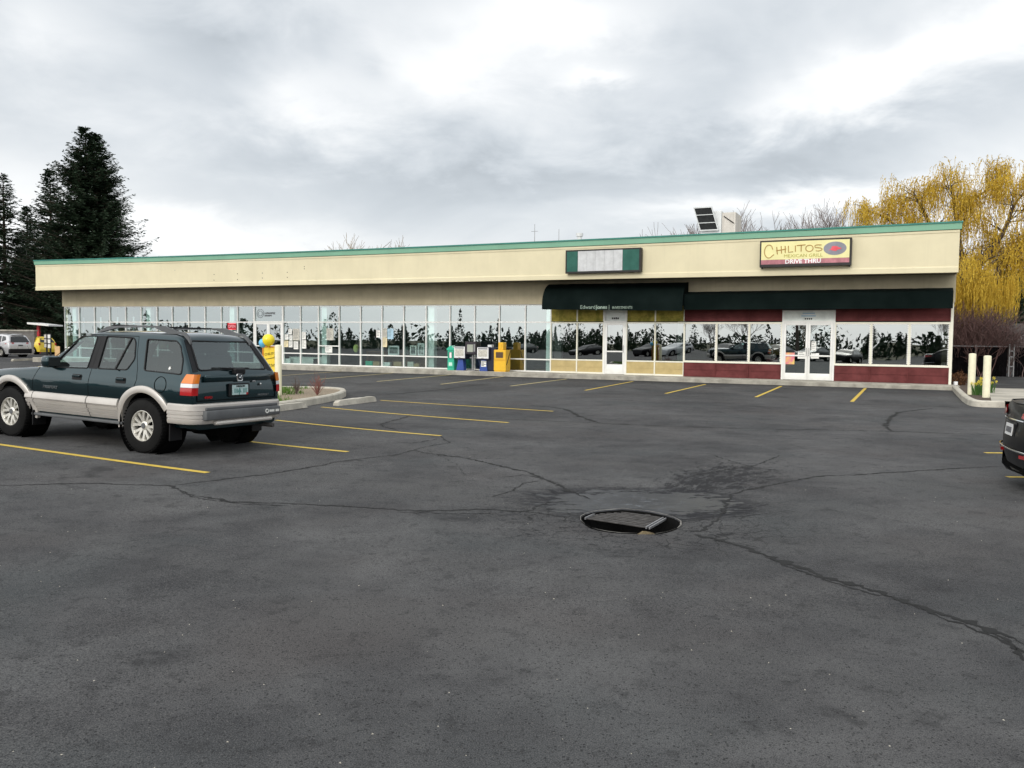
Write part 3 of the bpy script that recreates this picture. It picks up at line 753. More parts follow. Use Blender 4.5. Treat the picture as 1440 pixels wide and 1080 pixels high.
for txt, p, sz, bd in (('Edward', 826.5, .225, 0), ('Jones', 846, .225, .006), ('|', 856.5, .24, 0), ('INVESTMENTS', 875, .155, 0)):
    u, z = F(p, 434.3, off); add_text(b, txt, sz, lambda x, y, e: (u+x, -off-.004-e, z+y), 1.02 if txt != 'INVESTMENTS' else .9, .004, bd)
b.build('lettering', M['letter_g'], aw1)
aw2, b0, b1, bz0, bz1 = awning(961, 1340, (410.5, 404.5), (435.5, 433.5), .75, False, 'awning')
aw2['label'] = 'plain black green awning with straight front over the grill'
# fascia fixings left by an old sign
for k, (px, py) in enumerate([(246, 380), (301, 386), (301, 394), (334, 385), (334, 393), (369, 384), (369, 391), (404, 383), (404, 390), (428, 375), (428, 378)]):
    u, z = F(px, py, FO+.002); b = MB(); b.M = Matrix.Translation((u, -FO-.003, z)); b.lathe([(0, -.008), (.022, -.008), (.022, .01)], 8, 'Y'); b.build('fixing_hole', M['crack'] if k else M['conc'], bld)

# ------------------------------------------------------------------ walk and kerb in front of the shops
KO = 1.25
b = MB(); band(b, lin(20, UL-1.2, UR+.25), lambda u: [(-KO, -.05), (-KO, zb(u)-.025), (-KO+.025, zb(u)), (-KO+.15, zb(u)), (-KO+.15, -.05)])
tag(b.build('kerb', M['conc'], loc=BO, rz=BROT), kind='structure')
b = MB(); band(b, lin(20, UL-1.2, UR+.25), lambda u: [(-KO+.153, -.05), (-KO+.153, zb(u)-.002), (.0, zb(u)-.001), (.12, zb(u)-.001), (.12, -.05)])
tag(b.build('sidewalk', M['walk'], loc=BO, rz=BROT), kind='structure')

# ------------------------------------------------------------------ signs on the fascia
def wall_thing(name, u, v, z, label, cat, group=None):
    return tag(empty(name, BW(u, v, z), BROT), label, cat, group)
# black framed blank sign
so = FO+.26
ua, za = F(795, 384.5, so); uc, zc = F(901, 382, so); _, zt = F(848, 350, so); w_, h_ = uc-ua, zt-(za+zc)/2
t = wall_thing('blank_sign', ua, -FO-.03, (za+zc)/2, 'dark green sign box with a blank weathered metal panel in its middle', 'sign')
fd = .23
b = MB(); b.box(0, w_, -fd+.012, 0, 0, h_, .01)
for x0, x1, y0, y1 in ((0, w_, 0, .07), (0, w_, h_-.06, h_), (0, .06, .07, h_-.06), (w_-.08, w_, .07, h_-.06)): b.box(x0, x1, -fd, -fd+.012, y0, y1)
b.build('case', M['sign_blk'], t)
for x0, x1 in ((.06, .06+(w_-.14)*.155), (.06+(w_-.14)*.78, w_-.08)):
    b = MB(); b.box(x0, x1, -fd+.004, -fd+.011, .07, h_-.06); b.build('green_panel', M['sign_grn'], t)
b = MB()
for i in range(5):
    x0 = .06+(w_-.14)*(.158+.62*i/5); x1 = .06+(w_-.14)*(.158+.62*(i+1)/5)-.004
    b.box(x0, x1, -fd+.002, -fd+.009, .075, h_-.035)
b.build('metal_panel', M['sign_alu'], t)
# yellow grill sign
ua, za = F(1068, 376, so); uc, zc = F(1197, 372.5, so); _, zt = F(1132, 336.5, so); w_, h_ = uc-ua, zt-(za+zc)/2
t = wall_thing('grill_sign', ua, -FO-.03, (za+zc)/2, 'yellow and red restaurant sign box reading Mexican Grill with an oval emblem', 'sign')
b = MB(); b.box(0, w_, -fd+.014, 0, 0, h_, .01)
for x0, x1, y0, y1 in ((0, w_, 0, .10), (0, w_, h_-.05, h_), (0, .05, .10, h_-.05), (w_-.07, w_, .10, h_-.05)): b.box(x0, x1, -fd, -fd+.014, y0, y1)
b.box(.05, .1, -.1, -.02, -.05, .0); b.box(w_-.1, w_-.05, -.1, -.02, -.05, 0)
b.build('case', M['sign_blk'], t)
fh = h_-.15
b = MB(); b.box(.052, w_-.072, -fd+.004, -fd+.012, .10+fh*.205, h_-.05); face = b.build('face', M['sign_yel'], t)
b = MB(); b.box(.052, w_-.072, -fd+.003, -fd+.0125, .10, .10+fh*.20); b.build('red_band', M['sign_red'], t)
sxr = lambda f: .05+(w_-.12)*f
zy = lambda f: .10+fh*f
def stroke(mb, pts, r, y=-fd-.0):
    mb.tube([(sxr(p[0]), y+.002, zy(p[1])) for p in pts], r, 5)
b = MB(); r = .018
arc = lambda cx, cz, rx, rz, a0, a1, n=14: [(cx+rx*math.cos(R(a0+(a1-a0)*i/n)), cz+rz*math.sin(R(a0+(a1-a0)*i/n))) for i in range(n+1)]
stroke(b, [(.135, .66)]+arc(.090, .58, .052, .29, 50, 310, 20)+[(.150, .44)], r)
stroke(b, [(.180, .77), (.190, .44)], r); stroke(b, [(.232, .80), (.238, .47)], r); stroke(b, [(.175, .60), (.29, .66)], r)
stroke(b, [(.278, .80), (.281, .50)], r)
stroke(b, [(.315, .80), (.318, .52), (.37, .53)], r); stroke(b, [(.395, .80), (.398, .53)], r)
stroke(b, [(.41, .80), (.51, .82)], r); stroke(b, [(.462, .81), (.462, .53)], r)
stroke(b, arc(.555, .66, .042, .14, 80, 440, 16), r)
stroke(b, [(.69, .79)]+arc(.65, .735, .035, .065, 60, 230, 8)+arc(.655, .60, .042, .07, 80, -130, 10), r)
b.build('lettering', M['sign_brn'], face)
b = MB(); add_text(b, 'MEXICAN GRILL', .17, lambda x, y, e: (sxr(.485)+x, -fd-e, zy(.285)+y), 1.12); b.build('lettering', M['sign_olv'], face)
b = MB(); add_text(b, 'DRIVE THRU', .21, lambda x, y, e: (sxr(.485)+x, -fd-.002-e, zy(.02)+y), 1.08, bold=.006); b.build('lettering', M['sign_wht'], face)
b = MB(); b.prism([(sxr(.84)+.122*w_*math.cos(a), -fd+.002, zy(.62)+.29*fh*math.sin(a)) for a in lin(32, 0, 2*PI)[:-1]], (0, -.004, 0)); ov = b.build('emblem', M['sign_gry'], face)
b = MB(); b.prism([(sxr(x), -fd-.003, zy(z)) for x, z in ((.765,.52),(.80,.62),(.805,.71),(.83,.72),(.86,.71),(.88,.66),(.915,.62),(.90,.575),(.87,.56),(.85,.50),(.82,.52),(.79,.56))], (0, -.004, 0)); b.build('pepper', M['sign_pnk'], ov)

# ------------------------------------------------------------------ roof equipment
def UV(px, py, Yd): return BM.inverted() @ AT(px, py, Yd)
rz_ = lambda u, v: ft(u)-.30-.19*(v/DEP)
p = UV(1014, 322, 38); pb = UV(1003, 296, 38)
t = wall_thing('rooftop_cooler', p.x, p.y, 5.55, 'white rooftop cooler with slanted black filter hood above the grill', 'rooftop unit')
hgt = pb.z-5.55; k = 38/1165
b = MB(); b.box(-1.0*.93, .0, 0, 1.6, 0, hgt, .012); b.build('cabinet', M['hvac'], t)
b = MB(); b.box(.003, .62, .1, 1.6, 0, hgt-.08, .012)
for i in range(4): b.box(.08+i*.14, .10+i*.14, .085, .1, .1, hgt-.15)
b.build('duct_box', M['hvac_t'], t)
b = MB(); b.tube([(.10, .06, hgt-.25), (.55, .06, hgt-.58)], .02, 5); b.build('brace', M['black'], t)
b = MB(); shr = Matrix.Identity(4); shr[0][2] = -.27; shr[1][2] = -.22
hz0 = AT(995, 324, 38).z-5.55; b.M = Matrix.Translation((-.50, -.16, hz0)) @ shr
hh = AT(990, 291, 38).z-5.55-hz0
b.box(-.42, .42, .0, .12, 0, .05); b.box(-.42, .42, 0, .12, hh-.05, hh); b.box(-.42, -.38, 0, .12, .05, hh-.05); b.box(.38, .42, 0, .12, .05, hh-.05)
for i in (1, 2): b.box(-.38, .38, -.005, .03, hh*i/3-.015, hh*i/3+.015)
hood = b.build('hood', M['hvac'], t)
b.v = []; b.f = []; b.m = []
b.box(-.38, .38, .04, .08, .05, hh-.05); b.build('filter', M['mesh_k'], hood)
p = UV(815, 334, 45); t = wall_thing('roof_vent', p.x, p.y, 5.35, 'small white roof vent above the blank sign', 'vent')
b = MB(); b.lathe([(.12, 0), (.12, p.z-5.35+.05), (.18, p.z-5.35+.05), (.2, p.z-5.35+.22), (.0, p.z-5.35+.26)], 12); b.build('stack', M['hvac'], t, smooth=40)
for px, top, lb in ((752, 315, 'thin grey antenna mast on the roof left of the small white vent'), (786, 322, 'short grey pipe standing on the roof beside the white vent')):
    p = UV(px, top, 46); b = MB(); b.tube([(0, 0, 0), (0, 0, p.z-5.3)], [.03, .012], 5)
    if top == 315: b.tube([(-.2, 0, p.z-5.7), (.2, 0, p.z-5.7)], .01, 4)
    o = b.build('roof_mast', M['galv'], loc=BW(p.x, p.y, 5.3), rz=BROT); tag(o, lb, 'mast')

# ------------------------------------------------------------------ papers, pictures and boxes behind the shop glass
def pane_item(name, x0, x1, y0, y1, m, label, cat, group=None, off=-.045, th=.005, ink=0, frame=None, seed=0):
    ua, z1 = F(x0, y0, off); uc, z0 = F(x1, y1, off)
    if uc < ua+.05: uc = ua+.05
    w, h = uc-ua, z1-z0
    rr = random.Random(seed+int(x0*7+y0))
    t = tag(empty(name, BW(ua, -off, z0), BROT), label, cat, group)
    b = MB(); b.box(0, w, 0, th, 0, h); s = b.build('sheet' if frame is None else 'frame', m, t)
    if ink:
        b = MB(); n = int(max(2, h/.075))
        for i in range(n):
            zz = h*(.9-.8*i/n); l = w*rr.uniform(.4, .8); b.box(w*.1, w*.1+l, -.003, -.001, zz-.016, zz)
        b.build('print', M['ink'], s)
    if frame is not None:
        b = MB(); q = min(w, h)*.16; b.box(q, w-q, -.006, -.002, q, h-q); b.build('picture', frame, s)
    return t
G1 = 'notices taped inside the office window'
def zx(x, y): return 300+x/4.5, 360+y/4.5
def zpaper(x0, y0, x1, y1, m, label, ink=1, grp=None, **kw):
    a = zx(x0, y0); c = zx(x1, y1)
    return pane_item('paper_notice', a[0], c[0], a[1], c[1], m, label, 'notice', grp or G1, ink=ink, **kw)
zpaper(475, 460, 497, 495, M['paper_w'], 'small white notice, topmost beside the big notice right of the double door')
zpaper(453, 495, 475, 530, M['paper_w'], 'white notice nearest the double door, left end of the middle row')
zpaper(481, 499, 500, 535, M['paper_w'], 'narrow white notice tucked against the big notice in the window')
zpaper(503, 460, 545, 534, M['paper'], 'big pale newsprint notice, largest of those right of the double door')
zpaper(448, 536, 474, 576, M['paper_y'], 'cream coloured notice at lower left of the notice cluster')
zpaper(477, 538, 501, 578, M['paper_w'], 'white notice right of the cream one in the lowest row')
zpaper(508, 540, 537, 590, M['paper_w'], 'tall white notice hanging lowest, right of the notice cluster')
zpaper(560, 480, 585, 528, M['paper_w'], 'white notice, upper of two beside the white frame', 1)
zpaper(560, 533, 587, 586, M['paper_w'], 'white notice, lower of two beside the white frame', 1)
zpaper(716, 458, 760, 533, M['paper'], 'newsprint poster above the white page on the grey panel')
zpaper(708, 570, 752, 612, M['paper_w'], 'white page on the dark panel under the newsprint poster')
zpaper(1031, 470, 1056, 516, M['paper_w'], 'white notice left of the pale blue notices')
zpaper(1071, 458, 1098, 514, M['paper'], 'printed notice, upper left of the pale blue one')
m_blue = mat('pale_blue_paper', (.42, .62, .75), .8)
zpaper(1102, 460, 1139, 526, m_blue, 'pale blue notice right of the printed ones')
zpaper(1071, 516, 1099, 576, M['paper_y'], 'cream notice under the printed notice')
a = zx(875, 560); c = zx(915, 612)
ua, z1 = F(a[0], a[1], -.2); uc, z0 = F(c[0], c[1], -.2)
b = MB(); b.lathe([(0, -.2), (.07, -.17), (.125, -.08), (.14, .03), (.12, .13), (.07, .19), (0, .21)], 14); o = b.build('balloon', mat('pale_lime_rubber', (.62, .66, .22), .4), smooth=60, loc=BW((ua+uc)/2, .3, (z0+z1)/2), rz=BROT); tag(o, 'pale lime balloon inside the shop window', 'balloon')
def zpic(x0, y0, x1, y1, m, fr, label, grp='framed pictures on the window shelf'):
    a = zx(x0, y0); c = zx(x1, y1)
    pane_item('framed_picture', a[0], c[0], a[1], c[1], m, label, 'picture', grp, off=-.24, th=.03, frame=fr)
zpic(1106, 567, 1175, 628, M['white'], M['picture'], 'square dark picture in a wide white frame on the shelf')
zpic(1209, 568, 1240, 628, M['black'], M['picture'], 'narrow black framed picture, first right of the white mullion')
zpic(1244, 566, 1284, 628, M['paper_w'], M['picture'], 'black and white picture between narrow black and tall white ones')
zpic(1293, 552, 1335, 630, M['white'], mat('pale_sketch', (.7, .7, .68), .7, col2=(.05, .05, .05), scale=7), 'tall white picture with a dark figure at the right end of the shelf')
# window shelf the pictures stand on
ua = U(507); uc = U(599)
t = wall_thing('window_shelf', (ua+uc)/2, .36, .13, 'brown shelf behind the glass carrying framed pictures', 'shelf')
zl = LR((ua+uc)/2)
b = MB(); b.box(-(uc-ua)/2+.05, (uc-ua)/2-.25, -.16, .25, zl-.16, zl-.12); b.build('board', M['wood'], t)
b = MB(); b.box(-(uc-ua)/2+.05, (uc-ua)/2-.25, .26, .30, 0, zl+.0); b.build('back_panel', M['wood'], t)
for x0, y0, x1, y1, m, lb in ((962, 664, 1006, 700, M['box_grn'], 'pale green carton, leftmost under the window shelf'), (1010, 667, 1050, 697, M['card'], 'low brown carton right of the green carton'), (1076, 672, 1116, 702, M['paper_w'], 'white carton in the middle under the window shelf'), (1140, 668, 1190, 705, M['card'], 'brown carton left of the white mullion'), (1228, 668, 1265, 706, M['paper'], 'pale carton next to a brown one at the right'), (1268, 680, 1301, 708, M['card'], 'small brown carton, rightmost under the shelf'), (446, 648, 486, 678, M['paper_w'], 'white carton low behind the glass right of the double door'), (632, 650, 656, 686, M['black'], 'black bin low behind the glass beside the white frame')):
    a = zx(x0, y0); c = zx(x1, y1); ua, z1 = F(a[0], a[1], -.16); uc, z0 = F(c[0], c[1], -.16); w = uc-ua; z0 = .125
    b = MB(); b.box(0, w, 0, .16, 0, max(.15, z1-z0), .008); b.box(.01, w-.01, -.003, .0, max(.15, z1-z0)*.55, max(.15, z1-z0)*.62)
    tag(b.build('carton', m, loc=BW(ua, .16, z0), rz=BROT), lb, 'carton', 'cartons on the shop floor')
# counters and goods standing behind the left hand shop glass
for px0, px1, m, lb in ((399, 446, 'paper_w', 'pale cloth covered display table right of the double door'), (508, 535, 'wood', 'low brown display table behind the glass left of the lime balloon'), (642, 700, 'wood', 'brown counter dimly seen behind the newspaper boxes'), (205, 305, 'wood', 'long counter behind the glass beyond the dark car')):
    ua, uc = U(px0), U(px1); t = wall_thing('display_table', (ua+uc)/2, .62, .125, lb, 'table'); w = (uc-ua)/2; hh = .50 if m == 'paper_w' else .86
    b = MB(); b.box(-w, w, -.22, .22, hh-.03, hh, .008); b.build('tabletop', M[m], t)
    if m == 'paper_w': b = MB(); b.box(-w+.01, w-.01, -.21, .21, 0, hh-.031); b.build('tablecloth', M['paper_w'], t)
    else:
        for sx in (-1, 1): b = MB(); b.box(sx*w*.9-.04, sx*w*.9+.04, -.18, .18, 0, hh-.031); b.build('leg', M[m], t)
rg_ = random.Random(41); kinds = (('white carton', 'paper_w'), ('brown carton', 'card'), ('green carton', 'box_grn'), ('cream carton', 'paper_y'), ('pale blue carton', None))
for i in range(11):
    px = 208+i*8.9; nm, mk = kinds[i % 5]; hh = rg_.uniform(.12, .34); u = U(px); b = MB(); b.box(-.12, .12, -.08, .08, 0, hh, .006); b.box(-.10, .10, -.084, -.0805, hh*.3, hh*.6)
    tag(b.build('carton', M[mk] if mk else m_blue, loc=BW(u, .60, .985), rz=BROT), nm + ' in the row on the long counter beyond the dark car', 'carton', 'cartons on the long counter')
# open sign
a = (320.2, 454.8); c = (332.0, 463.5)
ua, z1 = F(a[0], a[1], -.02); uc, z0 = F(c[0], c[1], -.02)
t = wall_thing('open_sign', ua, .02, z0, 'small red lit OPEN sign inside the glass', 'neon sign')
b = MB(); b.box(0, uc-ua, 0, .03, 0, z1-z0); b.build('board', mat('red_sign_board', (.5, .02, .03), .5), t)
b = MB(); add_text(b, 'OPEN', .23, lambda x, y, e: ((uc-ua)/2+x, -.006-e, .10+y), .9); b.build('lettering', mat('pink_tube', (.95, .45, .5), .4), t)
b = MB(); b.box(.0, uc-ua, -.012, -.002, -.0, .02); b.box(0, uc-ua, -.012, -.002, z1-z0-.02, z1-z0); b.build('tube', M['neon'], t)
pane_item('paper_notice', 323, 332, 466, 473, M['paper_w'], 'white notice hung directly below the red open sign', 'notice', ink=1)
# pendant tubes in the left shop
for px, l in ((117.3, 33), (141.7, 33), (165.5, 33), (188, 33)):
    u, z1 = F(px, 436, -.9); _, z0 = F(px, 436+l, -.9)
    t = wall_thing('pendant_tube', u, .9, z0, 'white tube hanging vertically behind the left shopfront glass', 'pendant', 'hanging white tubes in the left shop')
    b = MB(); b.lathe([(0, 0), (.055, 0), (.055, 1.0), (0, 1.0)], 10); b.build('tube', M['white'], t, smooth=40)
    b = MB(); b.tube([(0, 0, 1.0), (0, 0, 3.475-z0)], .008, 4); b.build('cord', M['black'], t)
# grill window things
def zc6(x, y): return 940+x/3.857, 280+y/3.857
def item6(name, x0, y0, x1, y1, m, lb, cat, **kw):
    a = zc6(x0, y0); c = zc6(x1, y1); return pane_item(name, a[0], c[0], a[1], c[1], m, lb, cat, **kw)
item6('red_notice', 532, 862, 592, 890, M['sign_red'], 'small red sign at the bottom of the window left of the white double door', 'sign', off=-.075, ink=1)
item6('bamboo_blind', 545, 785, 607, 846, M['tanp'], 'tan bamboo panel hanging behind the grill window', 'blind', off=-.12)
item6('poster', 633, 832, 683, 896, M['pink'], 'pink and yellow poster on the left white door', 'poster', off=-.03, ink=0)
item6('paper_notice', 702, 828, 746, 866, M['paper_w'], 'white notice right of the pink poster on the left door', 'notice', off=-.03, ink=1)
item6('paper_notice', 772, 835, 816, 865, M['paper_w'], 'white notice on the right white door below the bar', 'notice', off=-.03, ink=1)
item6('paper_notice', 776, 772, 800, 822, M['paper_w'], 'small white card high on the right white door', 'notice', off=-.03, ink=1)
# dining tables dimly visible
for k, px in enumerate((985, 1030, 1200, 1255, 1310)):
    u = U(px); t = wall_thing('dining_table', u, 1.2, .12, ('dark table behind the first grill window', 'dark table behind the second grill window', 'dark table behind the window right of the double door', 'dark table behind the middle right grill window', 'dark table behind the last grill window')[k], 'table', 'tables in the grill')
    b = MB(); b.box(-.5, .5, -.4, .4, .72, .76, .01); b.build('tabletop', M['wood'], t)
    b = MB(); b.tube([(0, 0, 0), (0, 0, .72)], .04, 8); b.box(-.25, .25, -.25, .25, 0, .03); b.build('leg', M['black'], t)

# ------------------------------------------------------------------ newspaper boxes on the walk
def nb(px, off, width, name, label, z0=None):
    u = F(px, 515, off)[0]; return tag(empty(name, BW(u, -off, zb(u)), BROT), label, 'newspaper box', 'newspaper boxes on the walk')
KW = .72
def legs_plate(b, w, d): b.box(-w/2-.02, w/2+.02, -d/2-.02, d/2+.02, 0, .03, .005)
# green plastic box with a gabled top
t = nb(636.5, KW, .36, 'newspaper_box', 'teal green plastic newspaper box with a gabled top')
w, d = .17, .20
b = MB(); b.box(-w-.01, w+.01, -d, d, 0, .10, .01); b.box(-w, w, -d+.02, d-.02, .10, .92, .008); b.build('body', M['box_grn'], t)
b = MB(); b.prism([(-w-.03, -d-.02, .92), (w+.03, -d-.02, .92), (w+.02, -d-.02, 1.0), (0, -d-.02, 1.14), (-w-.02, -d-.02, 1.0)], (0, 2*d+.02, 0)); b.build('roof', M['box_grn'], t)
b = MB(); b.box(-w+.02, w-.02, -d-.0, -d+.03, .50, .88); b.box(-w+.02, w-.02, -d, -d+.03, .14, .42); dd = b.build('door', M['box_grn'], t)
b = MB(); b.box(-.10, .10, -d-.008, -d-.002, .55, .84); wd = b.build('window', M['black'], dd)
b = MB(); b.box(-.055, .06, -d-.012, -d-.009, .57, .82); b.build('newspaper', M['paper_w'], dd)
b = MB(); b.box(-.09, .09, -d-.006, -d-.002, .20, .36); b.build('label_plate', mat('pale_mint_label', (.55, .80, .68), .6), dd)
# two white topped boxes on blue pedestals
def pedbox(px, label, sticker, hh=1.12, ww=.28):
    t = nb(px, KW, .5, 'newspaper_box', label)
    b = MB(); b.prism([(-.20, -.16, 0), (.20, -.16, 0), (.12, -.10, .52), (-.12, -.10, .52)], (0, .26, 0)); b.build('pedestal', M['box_blu'], t)
    b = MB(); b.box(-ww-.03, ww+.03, -.20, .22, .52, hh, .015); b.build('cabinet', M['box_nvy'], t)
    b = MB(); b.box(-ww, ww, -.225, -.202, .57, hh-.03, .01); dd = b.build('door', M['white'], t)
    b = MB(); b.box(-ww+.06, ww-.06, -.235, -.227, .66, hh-.14); b.build('newspaper', M['paper'], dd)
    b = MB(); b.box(-ww+.05, ww-.05, -.233, -.227, hh-.11, hh-.06); b.build('print', M['ink'], dd)
    b = MB(); b.tube([(-.05, -.23, .60), (-.05, -.25, .60), (.05, -.25, .60), (.05, -.23, .60)], .008, 5); b.build('handle', M['galv'], dd)
    if sticker:
        b = MB(); b.box(-.12, .14, -.145, -.135, .20, .46); s = b.build('label_plate', M['paper_w'], t)
        b = MB()
        for i in range(4): b.box(-.10, .02+.1*(i % 2), -.15, -.146, .24+i*.055, .27+i*.055)
        b.build('print', M['ink'], s)
    return t
pedbox(649.2, 'white fronted newspaper box on a blue pedestal, next to the teal one', False)
pedbox(681.8, 'white newspaper box on a blue pedestal with a white label, beside the orange one', True, 1.10, .29)
# black steel box on a post
t = nb(664.6, KW+.03, .5, 'newspaper_box', 'black steel newspaper box raised on a thin post')
b = MB(); b.box(-.30, .30, -.20, .22, .74, 1.34, .02); b.build('cabinet', M['sign_blk'], t)
b = MB(); b.box(-.27, .27, -.215, -.202, .77, 1.31, .01); dd = b.build('door', mat('dark_plum_steel', (.035, .028, .036), .35), t)
b = MB(); b.box(-.17, .13, -.225, -.217, .86, 1.20); b.build('newspaper', mat('grey_green_page', (.36, .38, .32), .5), dd)
b = MB(); b.box(.16, .24, -.225, -.217, .88, 1.22); b.build('coin_plate', M['galv'], dd)
b = MB(); b.tube([(.0, 0, 0), (.0, 0, .74)], .045, 8); b.box(-.2, .2, -.18, .18, 0, .03); b.build('post', M['galv'], t)
# dark cabinet with a coin slot standing behind
t = nb(693, KW-.12, .4, 'newspaper_box', 'dark navy newspaper box with white lettering on its side, beside the orange one')
b = MB(); b.box(-.25, .25, -.2, .2, .03, 1.08, .015); b.box(-.22, .22, -.17, .17, 0, .03); b.build('cabinet', M['box_nvy'], t)
b = MB()
for i in range(5): b.box(.252, .256, -.12+.05*(i % 3), .06+.04*(i % 2), .72+.06*i, .76+.06*i)
b.build('print', M['paper_w'], t)
b = MB(); b.box(-.2, .0, -.15, .1, 1.082, 1.20, .01); b.build('coin_box', M['hvac'], t)
# orange yellow box
t = nb(706, KW, .6, 'newspaper_box', 'bright orange yellow newspaper box with a coin head on top')
b = MB(); b.box(-.30, .30, -.24, .24, .05, .98, .012); b.box(-.28, .28, -.22, .22, 0, .05); b.build('cabinet', M['box_yel'], t)
b = MB(); b.box(-.28, .28, -.252, -.243, .55, .95, .004); dd = b.build('door', M['box_yel'], t)
b = MB(); b.box(-.19, .17, -.26, -.253, .62, .88); b.build('window', mat('brown_window', (.10, .06, .03), .3), dd)
b = MB(); b.box(-.28, .28, -.255, -.248, .515, .53); b.build('handle', M['box_org'], dd)
b = MB(); b.box(-.12, .13, -.17, .16, .982, 1.32, .02); b.box(-.05, .05, -.19, -.17, 1.05, 1.25); b.build('coin_head', M['box_yel'], t)
b = MB(); b.add([(.303, -.2, .30), (.303, -.15, .30), (.303, .21, .86), (.303, .21, .98)], [(0, 1, 2, 3)]); b.add([(.303, -.13, .36), (.303, -.09, .36), (.303, .18, .78), (.303, .18, .84)], [(0, 1, 2, 3)]); b.build('print', M['blk_ink'], t, fix=False)

# ------------------------------------------------------------------ kerbed islands, posts and planting
def ring(pts, w, h, name, mats, kind=True, base=-.05):
    """kerb following a polyline of ground points: section w wide, h high"""
    b = MB(); vs = []; fs = []; N = len(pts)
    for i, p in enumerate(pts):
        a = pts[max(i-1, 0)]; c = pts[min(i+1, N-1)]; t = (c-a); t.z = 0; t.normalize(); s = Vector((-t.y, t.x, 0))
        z = gz(p.x, p.y)
        for q, zz in ((0, base), (0, h-.03), (.03, h), (w-.02, h), (w, h-.02), (w, base)):
            vs.append((p.x+s.x*q, p.y+s.y*q, z+zz))
    for i in range(N-1):
        for j in range(6): fs.append((i*6+j, i*6+(j+1) % 6, (i+1)*6+(j+1) % 6, (i+1)*6+j))
    fs += [tuple(range(6))[::-1], tuple((N-1)*6+j for j in range(6))]
    b.add(vs, fs); o = b.build(name, mats, smooth=35); tag(o, kind='structure'); return o
def smoothpts(P, it=2):
    for _ in range(it):
        Q = [P[0]]
        for a, c in zip(P[:-1], P[1:]): Q += [a.lerp(c, .25), a.lerp(c, .75)]
        P = Q + [P[-1]]
    return P
def fill(poly, name, m, dz):
    b = MB(); b.add([(p.x, p.y, gz(p.x, p.y)+dz) for p in poly], [tuple(range(len(poly)))]); o = b.build(name, m, fix=False); tag(o, kind='structure'); return o
KH = .17
LI = [G(240, 600), G(330, 583), G(400, 576), G(450, 568), G(474, 563), G(486, 558.5), G(487, 555), G(480, 553), G(455, 551.5), G(420, 551), G(380, 551), G(330, 551), G(250, 553)]
LIs = smoothpts(LI, 2)
ring(LIs, .16, KH, 'island_kerb', M['conc_l'])
inner = []
for i, p in enumerate(LIs):
    t = (LIs[min(i+1, len(LIs)-1)] - LIs[max(i-1, 0)]); t.z = 0; t.normalize(); inner.append(p + Vector((-t.y, t.x, 0))*.155)
fill(inner, 'island_soil', M['chips'], KH-.05)
def inpoly(x, y, P):
    c = False; j = len(P)-1
    for i in range(len(P)):
        if (P[i].y > y) != (P[j].y > y) and x < (P[j].x-P[i].x)*(y-P[i].y)/(P[j].y-P[i].y)+P[i].x: c = not c
        j = i
    return c
b = MB(); xs = [p.x for p in inner]; ys = [p.y for p in inner]; cnt = 0; gsplit = G(445, 560).x
while cnt < 5200:
    x = random.uniform(min(xs), max(xs)); y = random.uniform(min(ys), max(ys))
    lim = gsplit - .25 - .55*sstep(19.0, 22, y) + .3*math.sin(y*2.1) + random.gauss(0, .15)
    if not inpoly(x, y, inner) or x > lim: continue
    cnt += 1; h = random.uniform(.05, .11); a = random.random()*6.28; l = random.uniform(0, .05); w = random.uniform(.006, .012)
    z = gz(x, y)+KH-.05
    b.add([(x-math.cos(a)*w, y-math.sin(a)*w, z), (x+math.cos(a)*w, y+math.sin(a)*w, z), (x+l*math.sin(a), y+l*math.cos(a), z+h)], [(0, 1, 2)])
tag(b.build('grass', M['grass'], fix=False), 'green grass growing on the kerbed island behind the dark car', 'grass', kind='stuff')
def wheelstop(p0, p1, label):
    a = G(*p0); c = G(*p1); L = (c-a).length; m = (a+c)/2; rz = math.atan2((c-a).y, (c-a).x)
    prof = lambda s: [(-.10*s, 0), (-.075*s, .13*s), (.075*s, .13*s), (.10*s, 0)]
    b = MB(); vs = []; fs = []; st = [(-L/2, .45), (-L/2+.10, 1), (L/2-.10, 1), (L/2, .45)]
    st = [st[0], st[1]] + [(-L/2+.10+(L-.2)*i/10, 1) for i in range(1, 10)] + [st[2], st[3]]
    for x, s in st: vs += [(x, y*(.6+.4*s)+random.gauss(0, .004), z*(s if s == 1 else .6)+random.gauss(0, .004)*(z > 0)) for y, z in prof(1)]
    for i in range(len(st)-1):
        for j in range(4): fs.append((i*4+j, i*4+(j+1) % 4, (i+1)*4+(j+1) % 4, (i+1)*4+j))
    fs += [(3, 2, 1, 0), tuple((len(st)-1)*4+j for j in range(4))]
    b.add(vs, fs); o = b.build('wheel_stop', M['conc_l'], loc=(m.x, m.y, gz(m.x, m.y)), rz=rz); tag(o, label, 'wheel stop', 'concrete wheel stops'); return o
wheelstop((472, 570.5), (526, 564.5), 'chipped concrete wheel stop lying off the rounded island end')
wheelstop((345, 583.5), (428, 573.5), 'concrete wheel stop lying along the island beside the dark car')
wheelstop((-10, 602), (12, 599), 'concrete wheel stop at the left picture edge in front of the dark car')
wheelstop((17, 508.0), (58, 506.0), 'pale concrete wheel stop far away in front of the silver car')
def post(px, py, top, r, label):
    p = G(px, py, KH-.03); Zt = AT(px, top, p.y).z; h = Zt-p.z
    t = tag(empty('bollard', p), label, 'bollard', 'cream painted bollards')
    b = MB(); b.lathe([(0, -.05), (r, -.05), (r, h-.03), (r*.94, h-.01), (r*.7, h), (0, h+.005)], 20); b.build('pipe', M['post'], t, smooth=40)
    return t
post(1365.5, 554.5, 497, .10, 'cream bollard nearer the shop wall, left of the right hand pair')
post(1386.5, 558.5, 500, .098, 'cream bollard at the kerb, right of the right hand pair')
